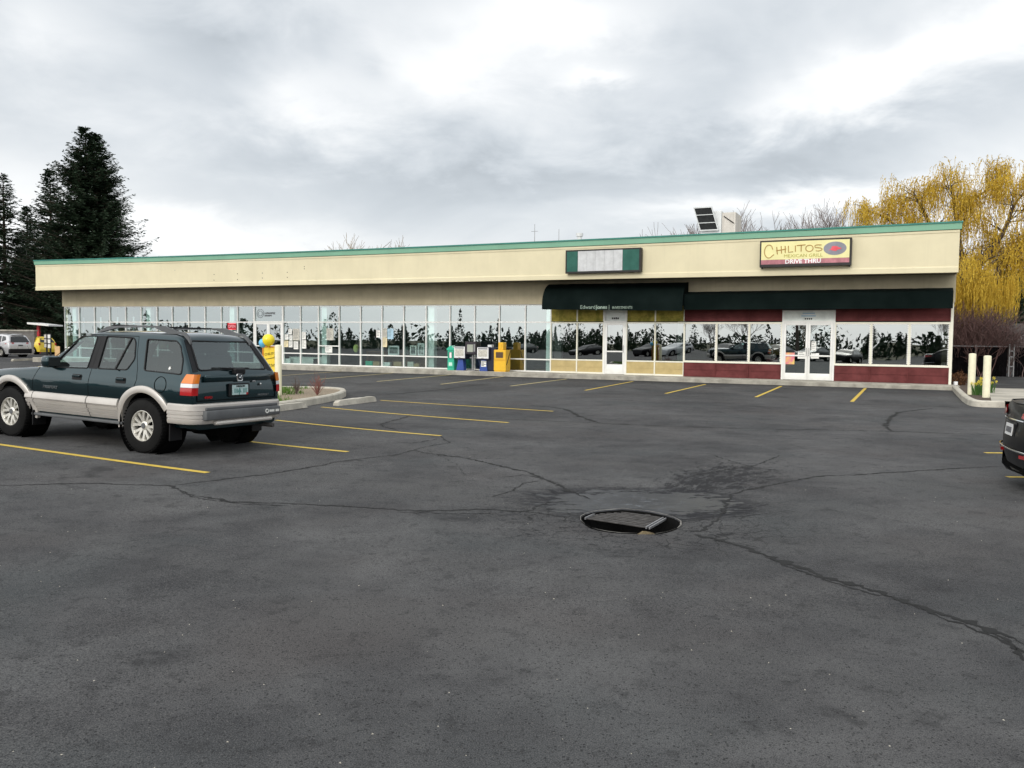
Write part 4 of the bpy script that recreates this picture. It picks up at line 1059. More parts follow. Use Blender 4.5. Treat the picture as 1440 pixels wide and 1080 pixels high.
post(391.5, 554, 485, .085, 'cream bollard behind the dark car on the grass island')
# hand lettered sign with balloons
p = G(382, 553.5, KH-.04); Zt = AT(382, 488.5, p.y).z; Zb = AT(382, 545, p.y).z
t = tag(empty('hand_lettered_sign', p, R(-12)), 'yellow hand lettered drive thru sign in an orange frame under two balloons', 'sign')
sw, sh = .20, Zt-p.z; 
b = MB(); b.box(-sw, sw, -.03, .0, sh-1.1, sh); b.build('board', M['sign_hand'], t)
b = MB(); 
for x0, x1, z0, z1 in ((-sw-.03, -sw, sh-1.1, sh+.03), (-sw, sw, sh, sh+.03), (sw, sw+.012, sh-1.1, sh+.03)): b.box(x0, x1, -.045, .01, z0, z1)
b.build('frame', M['orange'], t)
b = MB(); 
for x in (-sw+.03, sw-.03): b.box(x-.025, x+.025, .001, .04, -.05, sh-.05)
b.build('leg', M['wood'], t)
b = MB()
add_text(b, 'CHILITOS', .088, lambda x, y, e: (x, -.032-e, sh-.19+y+.12*x), .92); add_text(b, 'DRIVE', .12, lambda x, y, e: (x-.01, -.032-e, sh-.50+y), 1.0); add_text(b, 'THRU', .12, lambda x, y, e: (x+.01, -.032-e, sh-.70+y-.1*x), 1.0)
b.tube([(-.14, -.034, sh-.30), (-.05, -.034, sh-.285), (.15, -.034, sh-.25)], .008, 4); b.tube([(.09, -.034, sh-.22), (.15, -.034, sh-.25), (.10, -.034, sh-.30)], .008, 4)
b.tube([(-.02, -.034, sh-.80), (.12, -.034, sh-.86)], .008, 4); b.tube([(.07, -.034, sh-.80), (.12, -.034, sh-.86), (.06, -.034, sh-.88)], .008, 4)
b.build('lettering', M['blk_ink'], t)
for px, py, r, m, lb in ((377.6, 479.2, .155, M['bal_y'], 'yellow balloon tied above the hand lettered sign'), (370.8, 483.6, .125, M['bal_b'], 'blue balloon tied left of the yellow balloon')):
    c = AT(px, py, p.y - (.06 if m is M['bal_y'] else -.06)); t2 = tag(empty('balloon', (c.x, c.y, c.z-r)), lb, 'balloon')
    b = MB(); b.lathe([(.0, -.0), (r*.25, .02), (r*.62, r*.32), (r*.92, r*.75), (r, r*1.15), (r*.93, r*1.55), (r*.66, r*1.92), (r*.3, r*2.08), (0, r*2.12)], 20); b.build('skin', m, t2, smooth=80)
    b = MB(); b.lathe([(0, .01), (.018, -.018), (0, -.02)], 8); b.tube([(0, 0, -.015), (.02, .02, -.12), (.05, .0, -.25)], .003, 4); b.build('knot', m, t2)
# bare little plants on the island
def twigplant(px, py, hgt, n, label, m, nm='bare_shrub'):
    p = G(px, py, KH-.05); b = MB()
    for i in range(n):
        a = random.random()*6.28; l = hgt*random.uniform(.5, 1.05); sp = random.uniform(.15, .6)
        q = Vector((0, 0, 0)); pts = [q.copy()]; d = Vector((math.cos(a)*sp, math.sin(a)*sp, 1)).normalized()
        for k in range(4):
            d = (d + Vector((random.gauss(0, .14), random.gauss(0, .14), random.gauss(0, .05)))).normalized(); q = q + d*l/4; pts.append(q.copy())
            if k > 0:
                e = (d + Vector((random.gauss(0, .6), random.gauss(0, .6), .2))).normalized(); b.tube([q, q+e*l*.28], [.005, .002], 3, cap=False)
        b.tube(pts, [.009, .008, .006, .005, .003], 4, cap=False)
    o = b.build(nm, m, loc=p, fix=False); return tag(o, label, 'shrub', 'bare little shrubs on the left island')
twigplant(446, 555.5, .50, 26, 'reddish bare shrub in the wood chips, the bigger of the two', mat('reddish_twigs', (.20, .085, .07), .9))
twigplant(417, 554, .38, 20, 'greyish bare shrub in the wood chips, nearer the bollard', M['twig'])
# right island
RI = [G(1339, 549), G(1345, 556), G(1352, 563.5), G(1360, 569.5), G(1372, 572.5), G(1413, 573.5)]
RI = smoothpts(RI[::1], 2)
ring(RI, .17, KH, 'island_kerb', M['conc_l'])
e0 = G(1413, 573.5)
RF = [p + Vector((.05, .12, 0)) for p in RI] + [G(1413, 556) , G(1392, 548), G(1370, 545), G(1345, 541)]
fill(RF, 'island_soil', M['soil'], KH-.04)
fill([G(1394, 571.5), G(1500, 575), G(1560, 556), G(1388, 551.5)], 'concrete_path', M['walk'], KH-.02)
b = MB()
fill([G(1345, 552), G(1600, 556), G(1600, 530), G(1345, 530)], 'drive_lane', M['asphalt'], .05) if False else None
# daffodils
def daffodils(px, py, n, label):
    p = G(px, py, KH-.04); t = tag(empty('daffodil_clump', p), label, 'flowers', 'daffodil clumps by the right hand bollards')
    b = MB(); c = MB()
    for i in range(n*4):
        a = random.random()*6.28; r = random.uniform(0, .15); h = random.uniform(.22, .42); l = random.uniform(.02, .16); x, y = r*math.cos(a), r*math.sin(a); w = .011
        b.add([(x-w, y, 0), (x+w, y, 0), (x+w+l*.5*math.cos(a), y+l*.5*math.sin(a), h*.7), (x-w+l*.5*math.cos(a), y+l*.5*math.sin(a), h*.7), (x+l*math.cos(a), y+l*math.sin(a), h)], [(0, 1, 2, 3), (3, 2, 4)])
    for i in range(n):
        a = random.random()*6.28; r = random.uniform(.02, .24); z = random.uniform(.30, .50); o = Vector((r*math.cos(a), r*math.sin(a), z)); b.tube([(o.x*.5, o.y*.5, 0), o], .005, 3, cap=False)
        f = Vector((math.cos(a)*.6-.3, math.sin(a)*.6-.9, .25)).normalized(); s = f.cross(Vector((0, 0, 1))).normalized(); q = s.cross(f)
        for k in range(6):
            e = s*math.cos(k*PI/3)+q*math.sin(k*PI/3); g = s*math.cos(k*PI/3+.5)+q*math.sin(k*PI/3+.5); c.add([o, o+e*.034+f*.006, o+(e+g)*.034, o+g*.032], [(0, 1, 2, 3)])
        c.tube([o, o+f*.035], [.014, .022], 7, cap=False)
    b.build('leaves', M['stem_g'], t, fix=False); c.build('petals', M['petal'], t, fix=False)
daffodils(1373.5, 555.5, 8, 'daffodil clump between the two right hand bollards')
daffodils(1390.5, 553, 7, 'daffodil clump behind the bollard at the kerb')
daffodils(1381, 552, 5, 'smaller daffodil clump at the back between the bollards')
# ------------------------------------------------------------------ vehicles
def interp(tab, x):
    if x <= tab[0][0]: return tab[0][1]
    for (a, fa), (c, fc) in zip(tab[:-1], tab[1:]):
        if x <= c: return fa + (fc-fa)*(x-a)/(c-a)
    return tab[-1][1]
class CarShape:
    def __init__(s, stations, side, taper, z0, rc=.06, crown=.03):
        s.st, s.side, s.taper, s.z0, s.rc, s.crown = stations, side, taper, z0, rc, crown
    def Y(s, x, z): return interp(s.side, z)*interp(s.taper, x)
    def top(s, x):
        return interp(sorted((a, z) for a, z in s.st), x)
    def ringpts(s, x, zt, shrink=0.0, z0=None):
        z0 = s.z0 if z0 is None else z0; rc = min(s.rc, (zt-z0)*.4); pts = [(0, z0)]
        W = lambda z: max(.02, s.Y(x, z)-shrink)
        pts.append((W(z0)-.04, z0))
        n = 12
        for i in range(n+1):
            z = z0+.02+(zt-rc-z0-.02)*i/n; pts.append((W(z), z))
        yc = W(zt-rc)
        for i in range(1, 5):
            a = PI/2*i/4; pts.append((yc-rc*1.3*(1-math.cos(a)), zt-rc+rc*math.sin(a)))
        ye = pts[-1][0]
        for f in (.8, .6, .4, .2, 0): pts.append((ye*f, zt+s.crown*(1-f*f)))
        return pts
    def solid(s, shrink=0.0, z0=None, xr=None, dz=0.0, bow=0.0, bx=(-.6, -1.0)):
        b = MB(); vs = []; fs = []; rows = []
        for x, zt in s.st:
            if xr and not (xr[0] <= x <= xr[1]): continue
            rows.append(s.ringpts(x, zt-dz, shrink, z0) if True else 0); rows[-1] = [(x, y, z) for y, z in rows[-1]]
        if bow: rows = [[(x-bow*sstep(bx[0], bx[1], x)*(1-(y/max(.3, r[8][1]))**2), y, z) for x, y, z in r] for r in rows]
        k = len(rows[0]); full = []
        for r in rows: full.append(r + [(x, -y, z) for x, y, z in r[-2:0:-1]])
        K = len(full[0])
        for r in full: vs += r
        for i in range(len(full)-1):
            for j in range(K): fs.append((i*K+j, i*K+(j+1) % K, (i+1)*K+(j+1) % K, (i+1)*K+j))
        fs += [tuple(range(K))[::-1], tuple((len(full)-1)*K+j for j in range(K))]
        b.add(vs, fs); return b
def boolean(o, cutters, solver='EXACT'):
    n0 = len(o.data.polygons)
    for c in cutters:
        md = o.modifiers.new('b', 'BOOLEAN'); md.operation = 'DIFFERENCE'; md.solver = 'EXACT'; md.object = c
    dg = bpy.context.evaluated_depsgraph_get(); me = bpy.data.meshes.new_from_object(o.evaluated_get(dg))
    o.modifiers.clear()
    if len(me.polygons) < n0*.5: print('BOOL FAIL', o.name)
    old = o.data; o.data = me; bpy.data.meshes.remove(old)
    for c in cutters: bpy.data.objects.remove(c)
    me.shade_smooth(); me.set_sharp_from_angle(angle=R(32))
def panel(b, sh, poly, sgn, off=.004, th=None, n=1, Y=None):
    """polygon (x,z) laid on the car's flank (sgn=+1 left, -1 right)"""
    P = []
    for i in range(len(poly)):
        a, c = poly[i], poly[(i+1) % len(poly)]
        for k in range(n): P.append((a[0]+(c[0]-a[0])*k/n, a[1]+(c[1]-a[1])*k/n))
    f = Y or sh.Y
    b.add([(x, sgn*(f(x, z)+off), z) for x, z in P], [tuple(range(len(P)))])
def rounded(poly, r=.04, n=3):
    out = []; N = len(poly)
    for i in range(N):
        p0, p1, p2 = Vector(poly[i-1]), Vector(poly[i]), Vector(poly[(i+1) % N])
        a = p1+(p0-p1).normalized()*min(r, (p0-p1).length*.45); c = p1+(p2-p1).normalized()*min(r, (p2-p1).length*.45)
        for k in range(n+1):
            f = k/n; out.append(tuple((a*(1-f)+p1*f)*(1-f)+(p1*(1-f)+c*f)*f))
    return out
def seam(b, sh, pts, sgn, w=.006, off=.003, n=8, Y=None):
    P = []
    for a, c in zip(pts[:-1], pts[1:]):
        for k in range(n): P.append((a[0]+(c[0]-a[0])*k/n, a[1]+(c[1]-a[1])*k/n))
    P.append(pts[-1]); f = Y or sh.Y
    b.tube([(x, sgn*(f(x, z)-w+off), z) for x, z in P], w, 5)
def make_wheel(par, x, y, r, wd, rimr, sgn, spokes=7, mrim='alloy', rz=0.0):
    w = MB(); w.M = Matrix.Translation((x, y, r)) @ Matrix.Rotation(rz, 4, 'Z')
    w.lathe([(0, -.04), (rimr*.8, -.04), (rimr*.8, .03), (0, .03)], 20, 'Y'); wo = w.build('wheel', M['well'], par)
    b = MB(); b.M = w.M; h = wd/2
    b.lathe([(rimr, -h*.9), (rimr*1.06, -h), (r*.86, -h), (r*.95, -h*.88), (r*.995, -h*.6), (r, -h*.2), (r, h*.2), (r*.995, h*.6), (r*.95, h*.88), (r*.86, h), (rimr*1.06, h), (rimr, h*.9)], 36, 'Y', closed=True)
    for k in range(48):   # tread lugs on the shoulder
        a = 2*PI*k/48; c, q = math.cos(a), math.sin(a)
        bb = MB(); bb.box(-.012, .012, -h*.93, h*.93, r*.985, r*1.008)
        b.add([(v[0]*c+v[2]*q, v[1], -v[0]*q+v[2]*c) for v in bb.v], bb.f)
    b.build('tyre', M['tyre'], wo, smooth=40)
    b = MB(); b.M = w.M @ Matrix.Scale(sgn, 4, Vector((0, 1, 0))); f = h*.80
    b.lathe([(rimr*1.02, f+.012), (rimr*.97, f+.014), (rimr*.91, f-.01), (rimr*.88, f-.05), (rimr*.86, -h*.8), (rimr*.9, -h*.85), (rimr*1.02, -h*.85)], 36, 'Y', closed=True)
    b.lathe([(0, f-.005), (rimr*.20, f-.008), (rimr*.30, f-.02), (rimr*.33, f-.045), (0, f-.05)], 24, 'Y')
    for k in range(spokes):
        for sd in (-1, 1):
            a = 2*PI*(k+.25)/spokes
            # paired spokes that splay outward from the hub
            def pt(rr, tw, yy): 
                ang = a + sd*tw; return Vector((rr*math.cos(ang), yy, rr*math.sin(ang)))
            p = [pt(rimr*.26, .10, f-.02), pt(rimr*.6, .20, f-.010), pt(rimr*.93, .27, f-.006)]
            wv = [.017, .018, .022]; vs = []
            for q, ww in zip(p, wv):
                t = Vector((-q.z, 0, q.x)).normalized(); 
                for s1, s2 in ((-1, -.03), (1, -.03), (1, 0), (-1, 0)): vs.append(q + t*ww*s1*(rimr/.21) + Vector((0, s2, 0)))
            fs = []
            for i in range(2):
                for j in range(4): fs.append((i*4+j, i*4+(j+1) % 4, (i+1)*4+(j+1) % 4, (i+1)*4+j))
            fs += [(0, 1, 2, 3), (8, 9, 10, 11)]
            b.add(vs, fs)
    rim = b.build('rim', M[mrim], wo, smooth=40)
    b = MB(); b.M = w.M @ Matrix.Scale(sgn, 4, Vector((0, 1, 0)))
    b.lathe([(0, f+.004), (rimr*.17, f+.002), (rimr*.2, f-.012), (0, f-.014)], 16, 'Y'); b.build('hub_cap', M['grey_pl'], wo, smooth=40)
    return wo

def h_emblem(b, w, h, th, fn):
    """letter H in a rounded frame"""
    r = .10
    fr = rounded([(-w/2, h/2), (w/2, h/2), (w*.40, -h/2), (-w*.40, -h/2)], h*.22)
    P = [fn(x, y, 0) for x, y in fr]
    b.tube(P+[P[0]], th, 5)
    for pts in ([(-w*.26, h*.34), (-w*.17, 0), (-w*.24, -h*.36)], [(w*.26, h*.34), (w*.17, 0), (w*.24, -h*.36)], [(-w*.17, -h*.02), (w*.17, -h*.02)]): b.tube([fn(x, y, 0) for x, y in pts], th*1.25, 5)

# ---- the dark teal off-roader -------------------------------------
def build_suv():
    WB, TR = 2.70, .365
    st = [(3.47, .60), (3.465, .70), (3.44, .84), (3.38, .90), (3.25, .94), (3.0, .975), (2.7, 1.00), (2.4, 1.025), (2.2, 1.045), (2.08, 1.065), (2.0, 1.105), (1.85, 1.205), (1.65, 1.34), (1.45, 1.465), (1.32, 1.53), (1.22, 1.565), (1.05, 1.585), (.7, 1.595), (.3, 1.60), (0, 1.60), (-.2, 1.595), (-.33, 1.585), (-.41, 1.565), (-.46, 1.53), (-.55, 1.405), (-.65, 1.265), (-.73, 1.15), (-.765, 1.10), (-.80, 1.05), (-.82, .9), (-.83, .70), (-.83, .52)]
    side = [(.36, .775), (.5, .815), (.62, .842), (.72, .858), (.80, .865), (.86, .865), (.92, .860), (.98, .850), (1.04, .836), (1.08, .824), (1.12, .812), (1.57, .665), (1.65, .64)]
    taper = [(-.83, .945), (-.80, .962), (-.74, .982), (-.6, .995), (-.4, 1.0), (2.5, 1.0), (2.9, .985), (3.2, .94), (3.4, .86), (3.47, .80)]
    sh = CarShape(st, side, taper, .36)
    car = empty('parked_suv', (0, 0, 0)); tag(car, 'dark green off-road estate car with champagne lower cladding parked in front of the island', 'car')
    body = sh.solid().build('body', M['paint_g'], car)
    cut = []
    for ax in (0, WB):
        for sg in (-1, 1):
            b = MB(); b.M = Matrix.Translation((ax, sg*.75, TR+.01)); b.lathe([(0, -.25), (.445, -.25), (.445, .25), (0, .25)], 28, 'Y'); cut.append(b.build('cut', M['well']))
    cut.append(sh.solid(.055, .90, (-.66, 2.05), .05).build('cut', M['seat']))
    fwin = [(1.12, 1.075), (1.86, 1.055), (1.83, 1.09), (1.46, 1.475), (1.39, 1.515), (1.10, 1.525)]
    rwin = [(.93, 1.08), (.36, 1.09), (.27, 1.24), (.34, 1.47), (.40, 1.525), (.93, 1.53)]
    cwin = [(.13, 1.515), (.05, 1.12), (.10, 1.10), (-.60, 1.085), (-.655, 1.12), (-.61, 1.26), (-.50, 1.44), (-.42, 1.505)]
    cwin = [(.14, 1.515), (.04, 1.10), (-.63, 1.08), (-.60, 1.26), (-.49, 1.45), (-.40, 1.51)]
    for w in (fwin, rwin, cwin):
        p = rounded(w, .035); b = MB(); b.prism([(x, -1.2, z) for x, z in p], (0, 2.4, 0)); cut.append(b.build('cut', M['seat']))
    rg = rounded([(-.64, 1.135), (.64, 1.135), (.54, 1.515), (-.54, 1.515)], .05); b = MB(); b.prism([(-1.2, y, z) for y, z in rg], (.9, 0, 0)); cut.append(b.build('cut', M['seat']))
    wsx = lambda z: 2.03 - (z-1.1)*1.32
    wg = rounded([(-.70, 1.12), (.70, 1.12), (.58, 1.50), (-.58, 1.50)], .05); b = MB(); b.prism([(1.1, y, z) for y, z in wg], (1.4, 0, 0)); cut.append(b.build('cut', M['seat']))
    boolean(body, cut)
    # glass
    for w, nm in ((fwin, 'front'), (rwin, 'rear'), (cwin, 'cargo')):
        for sg in (1, -1):
            b = MB(); p = rounded(w, .035); b.add([(x, sg*(sh.Y(x, z)-.008), z) for x, z in p], [tuple(range(len(p)))]); b.build('side_window', M['carglass'] if nm == 'front' else M['carglass_d'], car, fix=False)
            b = MB(); q = [(x, sg*(sh.Y(x, z)-.001), z) for x, z in p]; b.tube(q+[q[0]], .011, 5, cap=False)
            if nm == 'rear': b.box(.52, .54, min(sg*.66, sg*.86), max(sg*.66, sg*.86), 1.08, 1.09); b.tube([(.585, sg*(sh.Y(.5, 1.09)-.004), 1.09), (.44, sg*(sh.Y(.5, 1.52)-.004), 1.525)], .013, 6)
            b.build('window_rubber', M['black'], car)
    # wide black pillar between the doors
    b = MB()
    for sg in (1, -1): panel(b, sh, [(1.10, 1.075), (.94, 1.075), (.94, 1.53), (1.09, 1.53)], sg, .003)
    b.build('door_pillar', M['black'], car, fix=False)
    def rear_x(z): return interp([(1.05, -.80), (1.10, -.765), (1.15, -.73), (1.265, -.65), (1.405, -.55), (1.53, -.46)], z)
    b = MB(); P = [(rear_x(z)-.008, y, z) for y, z in rg]; b.add(P, [tuple(range(len(P)))]); rgo = b.build('rear_window', M['carglass'], car, fix=False); 
    b = MB(); b.tube(P+[P[0]], .013, 5, cap=False)
    b.build('window_rubber', M['black'], rgo)
    for sg in (1, -1):   # black surround of the rear glass
        b = MB(); b.add([(rear_x(z)-.006, sg*y, z) for y, z in ((.655, 1.12), (.745, 1.115), (.625, 1.53), (.550, 1.515))], [(0, 1, 2, 3)]); b.build('glass_surround', M['black'], car, fix=False)
    b = MB(); P = [(wsx(z)+.012, y, z) for y, z in wg]; b.add(P, [tuple(range(len(P)))]); b.build('windscreen', M['carglass'], car, fix=False)
    # cabin
    def seat(x, y, w):
        b = MB(); b.box(x-.22, x+.28, y-w/2, y+w/2, .78, .93, .04); b.M = Matrix.Translation((x-.22, y, .90)) @ Matrix.Rotation(R(-14), 4, 'Y'); b.box(-.07, .07, -w/2, w/2, 0, .42, .05); b.box(-.05, .05, -w*.22 if w < .7 else -w*.4, w*.22 if w < .7 else w*.4, .45, .60, .03); b.build('seat', M['seat'], car, smooth=40)
    seat(1.08, .36, .50); seat(1.08, -.36, .50); seat(.22, 0, 1.2)
    b = MB(); b.box(1.62, 1.98, -.70, .70, .80, 1.06, .05); b.build('dashboard', M['seat'], car)
    b = MB(); b.M = Matrix.Translation((1.52, .36, 1.02)) @ Matrix.Rotation(R(65), 4, 'Y'); b.lathe([(.17, -.012), (.195, -.012), (.195, .012), (.17, .012)], 18, closed=True); b.build('steering_wheel', M['black'], car)
    b = MB(); b.box(1.52, 1.55, -.12, .12, 1.42, 1.48, .01); b.build('inner_mirror', M['black'], car)
    # seams
    b = MB()
    for sg in (1, -1):
        seam(b, sh, [(2.22, .45), (2.22, .85), (2.10, 1.04)], sg)
        seam(b, sh, [(1.07, .42), (1.06, .9), (1.03, 1.1), (1.0, 1.55)], sg)
        seam(b, sh, [(.30, .72), (.19, .84), (.14, .97), (.17, 1.12), (.25, 1.30), (.31, 1.545)], sg)
        seam(b, sh, [(2.02, 1.075), (1.44, 1.50), (1.36, 1.545), (.31, 1.545)], sg, .005)
    b.tube([(-.812, -.74, 1.0), (-.834, -.74, .74), (-.836, .74, .74), (-.812, .74, 1.0)], .006, 5)
    b.build('door_seam', M['well'], car)
    # handles, fuel flap
    for sg in (1, -1):
        for x in (1.22, .36):
            b = MB(); panel(b, sh, rounded([(x-.02, .905), (x+.17, .905), (x+.17, .985), (x-.02, .985)], .02), sg, .003); h = b.build('handle_cup', M['black'], car, fix=False)
            b = MB(); y = sg*(sh.Y(x, .95)+.014); b.box(x, x+.15, y-.012, y+.012, .945, .975, .006); b.build('door_handle', M['paint_g'], h)
    b = MB(); c = [(-.30+.105*math.cos(a), .93+.105*math.sin(a)) for a in lin(22, 0, 2*PI)]; b.tube([(x, sh.Y(x, z)+.001, z) for x, z in c], .005, 5, cap=False); b.build('fuel_flap', M['well'], car)
    # mirrors
    for sg in (1, -1):
        b = MB(); b.box(1.74, 1.90, sg*.88-.12 if sg > 0 else sg*.88-.10, sg*.88+.10 if sg > 0 else sg*.88+.12, 1.055, 1.215, .04); b.tube([(1.84, sg*.80, 1.08), (1.83, sg*.90, 1.09)], [.04, .035], 6)
        m_ = b.build('wing_mirror', M['paint_g'], car, smooth=50)
        b = MB(); b.box(1.735, 1.742, sg*.88-.09, sg*.88+.08, 1.075, 1.195); b.build('mirror_glass', M['darkwin'], m_)
    # cladding on the doors, with grooves
    prof = [(.405, .0), (.408, .012), (.455, .028), (.458, .014), (.468, .012), (.471, .030), (.515, .040), (.518, .024), (.528, .022), (.531, .042), (.575, .048), (.578, .030), (.588, .030), (.592, .052), (.605, .056), (.640, .046), (.682, .022), (.693, .002)]
    for sg in (1, -1):
        for x0, x1 in ((2.20, 2.35), (1.085, 2.185), (.47, 1.065)):
            b = MB(); n = 8; vs = []; fs = []
            for i in range(n+1):
                x = x0+(x1-x0)*i/n; vs += [(x, sg*(sh.Y(x, z)+d), z) for z, d in prof]
            k = len(prof)
            for i in range(n):
                for j in range(k-1): fs.append((i*k+j, i*k+j+1, (i+1)*k+j+1, (i+1)*k+j))
            for e in (0, n): fs.append(tuple(e*k+j for j in range(k)))
            b.add(vs, fs); b.build('door_cladding', M['clad'], car, smooth=30)
        b = MB(); b.box(.42, 2.28, sg*.80-.03, sg*.80+.045, .345, .385, .012); b.build('sill_step', M['grey_pl'], car)
        # arch flares
        for ax, a0, a1 in ((0, -8, 152), (WB, 18, 188)):
            b = MB(); vs = []; fs = []; n = 30; ri, ro = .435, .525
            for i in range(n+1):
                a = R(a0+(a1-a0)*i/n); c, q = math.cos(a), math.sin(a)
                def yy(r): 
                    x, z = ax+r*c, TR+.01+r*q; return sh.Y(x, max(.4, z))
                vs += [(ax+ri*c, sg*(yy(ri)-.05), TR+.01+ri*q), (ax+ri*c, sg*(yy(ri)+.028), TR+.01+ri*q), (ax+(ri+.02)*c, sg*(yy(ri)+.040), TR+.01+(ri+.02)*q), (ax+(ro-.02)*c, sg*(yy(ro)+.036), TR+.01+(ro-.02)*q), (ax+ro*c, sg*(yy(ro)+.024), TR+.01+ro*q), (ax+ro*c, sg*(yy(ro)-.02), TR+.01+ro*q)]
            for i in range(n):
                for j in range(5): fs.append((i*6+j, i*6+j+1, (i+1)*6+j+1, (i+1)*6+j))
            for e in (0, n): fs.append(tuple(e*6+j for j in range(6)))
            b.add(vs, fs); b.build('wheel_arch', M['clad'], car, smooth=40)
            b = MB(); b.box(ax-.49, ax-.47, sg*.76-.11, sg*.76+.10, .20, .42, .008); b.build('mud_flap', M['black'], car)
            b = MB(); b.M = Matrix.Translation((ax, sg*.72, TR+.01)); b.lathe([(.443, -.20), (.443, .14)], 28, 'Y'); b.build('wheel_well', M['well'], car)
    # rear bumper
    def wrap(prof, name, m, y0, half, xs=-.86, front=-.455, smooth=35):
        path = [(front, half), (-.60, half), (-.72, half-.005), (-.80, half-.03), (-.86, half-.09), (-.895, half-.18), (-.905, half-.30), (-.91, .3), (-.91, 0)]
        path = path + [(x, -y) for x, y in path[-2::-1]]; vs = []; fs = []; k = len(prof); N = len(path)
        for i, (x, y) in enumerate(path):
            a = Vector(path[max(i-1, 0)]); c = Vector(path[min(i+1, N-1)]); t = (c-a).normalized(); nn = Vector((t.y, -t.x)) if False else Vector((-t.y, t.x))
            if nn.dot(Vector((x+.2, y))) < 0: nn = -nn
            for z, d in prof: vs.append((x+nn.x*d, y+nn.y*d, z))
        for i in range(N-1):
            for j in range(k-1): fs.append((i*k+j, i*k+j+1, (i+1)*k+j+1, (i+1)*k+j))
        for e in (0, N-1): fs.append(tuple(e*k+j for j in range(k)))
        b = MB(); b.add(vs, fs); return b.build(name, m, car, smooth=smooth)
    wrap([(.435, -.06), (.44, .0), (.455, .012), (.50, .016), (.505, .006), (.513, .006), (.518, .018), (.545, .019), (.55, .008), (.558, .008), (.563, .02), (.60, .022), (.605, .012), (.612, .012), (.617, .022), (.685, .018), (.70, .004), (.705, -.06)], 'rear_bumper', M['clad'], 0, .865)
    b = MB(); b.M = Matrix.Translation((-.93, 0, 0))
    b.box(-.045, .10, -.71, .71, .49, .62, .025); b.box(-.015, .12, -.68, .68, .62, .66, .012); bp = b.build('bumper_step', M['grey_pl'], car, smooth=40)
    b = MB(); b.box(-.985, -.90, -.54, .54, .42, .475, .025); b.build('bumper_lip', M['clad'], car, smooth=40)
    b = MB(); c0 = Vector((-.978, -.42, .555))
    b.M = Matrix.Translation(c0); b.lathe([(.020, -.003), (.032, -.003), (.032, .003), (.020, .003)], 14, 'X', closed=True); b.M = Matrix.Identity(4)
    for i, wv in enumerate((.03, .028, .026, .03, 0, .03, .028, .026)):
        if wv: b.box(-.979, -.975, -.47-.026*i-wv*.65, -.47-.026*i, .54, .572)
    b.build('sticker', M['paper_w'], bp)
    # tailgate details
    def tl(sg):
        out = []
        for nm, m, z0, z1 in (('tail_light', 'lamp_red', .815, .915), ('tail_light', 'lamp_wht', .918, .968), ('tail_light', 'lamp_amb', .971, 1.09)):
            b = MB(); rows = []; n = 6
            zs = lin(3, z0, z1)
            for z in zs:
                ins = interp([(.8, .0), (.97, .0), (1.03, .055), (1.09, .12)], z); row = []
                for k in range(n+1):
                    f = k/n
                    if f < .6: x = -.665-ins*.5 + (-.815+.665+ins*.5)*f/.6; y = sh.Y(x, z)+.014
                    else: g_ = (f-.6)/.4; x = -.815-.038*min(1, g_*2)**.7; y = sh.Y(-.815, z)+.014-.018*min(1, g_*2)**2-.075*max(0, g_-.3)/.7
                    row.append((x, sg*y, z))
                rows.append(row)
            vs = [p for r in rows for p in r]; k = n+1
            b.add(vs, [(i*k+j, i*k+j+1, (i+1)*k+j+1, (i+1)*k+j) for i in range(3) for j in range(n)]); out.append(b.build(nm, M[m], car, smooth=50))
        return out
    tl(1); tl(-1)
    b = MB(); b.box(-.850, -.815, -.62, .62, .99, 1.075, .01); b.build('tailgate_bulge', M['paint_g'], car, smooth=40)
    b = MB(); b.box(-.862, -.818, -.19, .19, .775, .955, .015); pr = b.build('plate_recess', M['black'], car)
    b = MB(); b.box(-.868, -.8625, -.15, .15, .80, .935); pl = b.build('number_plate', M['plate'], pr)
    rt = lambda x0, z0, xx: (lambda x, y, e: (xx-e, x0-x, z0+y))
    b = MB(); add_text(b, 'OREGON', .036, rt(0, .906, -.870), 1.1); 
    b.build('lettering', M['blk_ink'], pl)
    b = MB(); b.prism([(-.871, y, z) for y, z in ((.005, .80), (.025, .80), (.025, .83), (.05, .835), (.015, .905), (-.02, .835), (.005, .83))], (.002, 0, 0))
    for i in range(3):
        for sg in (-1, 1): b.box(-.8705, -.869, sg*.085-.035+i*.025, sg*.085-.02+i*.025, .825, .885)
    b.build('plate_print', mat('faded_green_print', (.12, .28, .26), .6), pl)
    b = MB(); b.box(-.8715, -.869, -.145, -.115, .80, .83); b.build('plate_tag', M['lamp_red'], pl)
    b = MB(); h_emblem(b, .115, .09, .007, lambda x, y, e: (-.853, -x, 1.035+y)); b.build('emblem', M['chrome'], car, smooth=60)
    b = MB(); add_text(b, '4WD', .05, rt(.55, .765, -.838), 1.2, .003); b.build('badge', M['lamp_red'], car)
    b = MB(); add_text(b, 'PASSPORT', .042, rt(-.49, .765, -.838), 1.15, .003); b.build('badge', M['chrome'], car)
    b = MB(); b.M = Matrix.Translation((-.838, -.42, .93)); b.lathe([(0, -.012), (.018, -.010), (.02, .01)], 10, 'X'); b.build('tailgate_lock', M['chrome'], car)
    b = MB(); b.box(-.845, -.83, -.32, -.26, .965, .985, .004); b.build('badge', M['chrome'], car)
    for (x, txt) in ((1.83, 'PASSPORT'), (2.36, 'V6')):
        b = MB(); yv = sh.Y(x, .77); add_text(b, txt, .058 if txt != 'V6' else .05, lambda a, y, e: (x-a, yv+.004+e, .755+y), 1.15, .003); b.build('badge', M['chrome'], car)
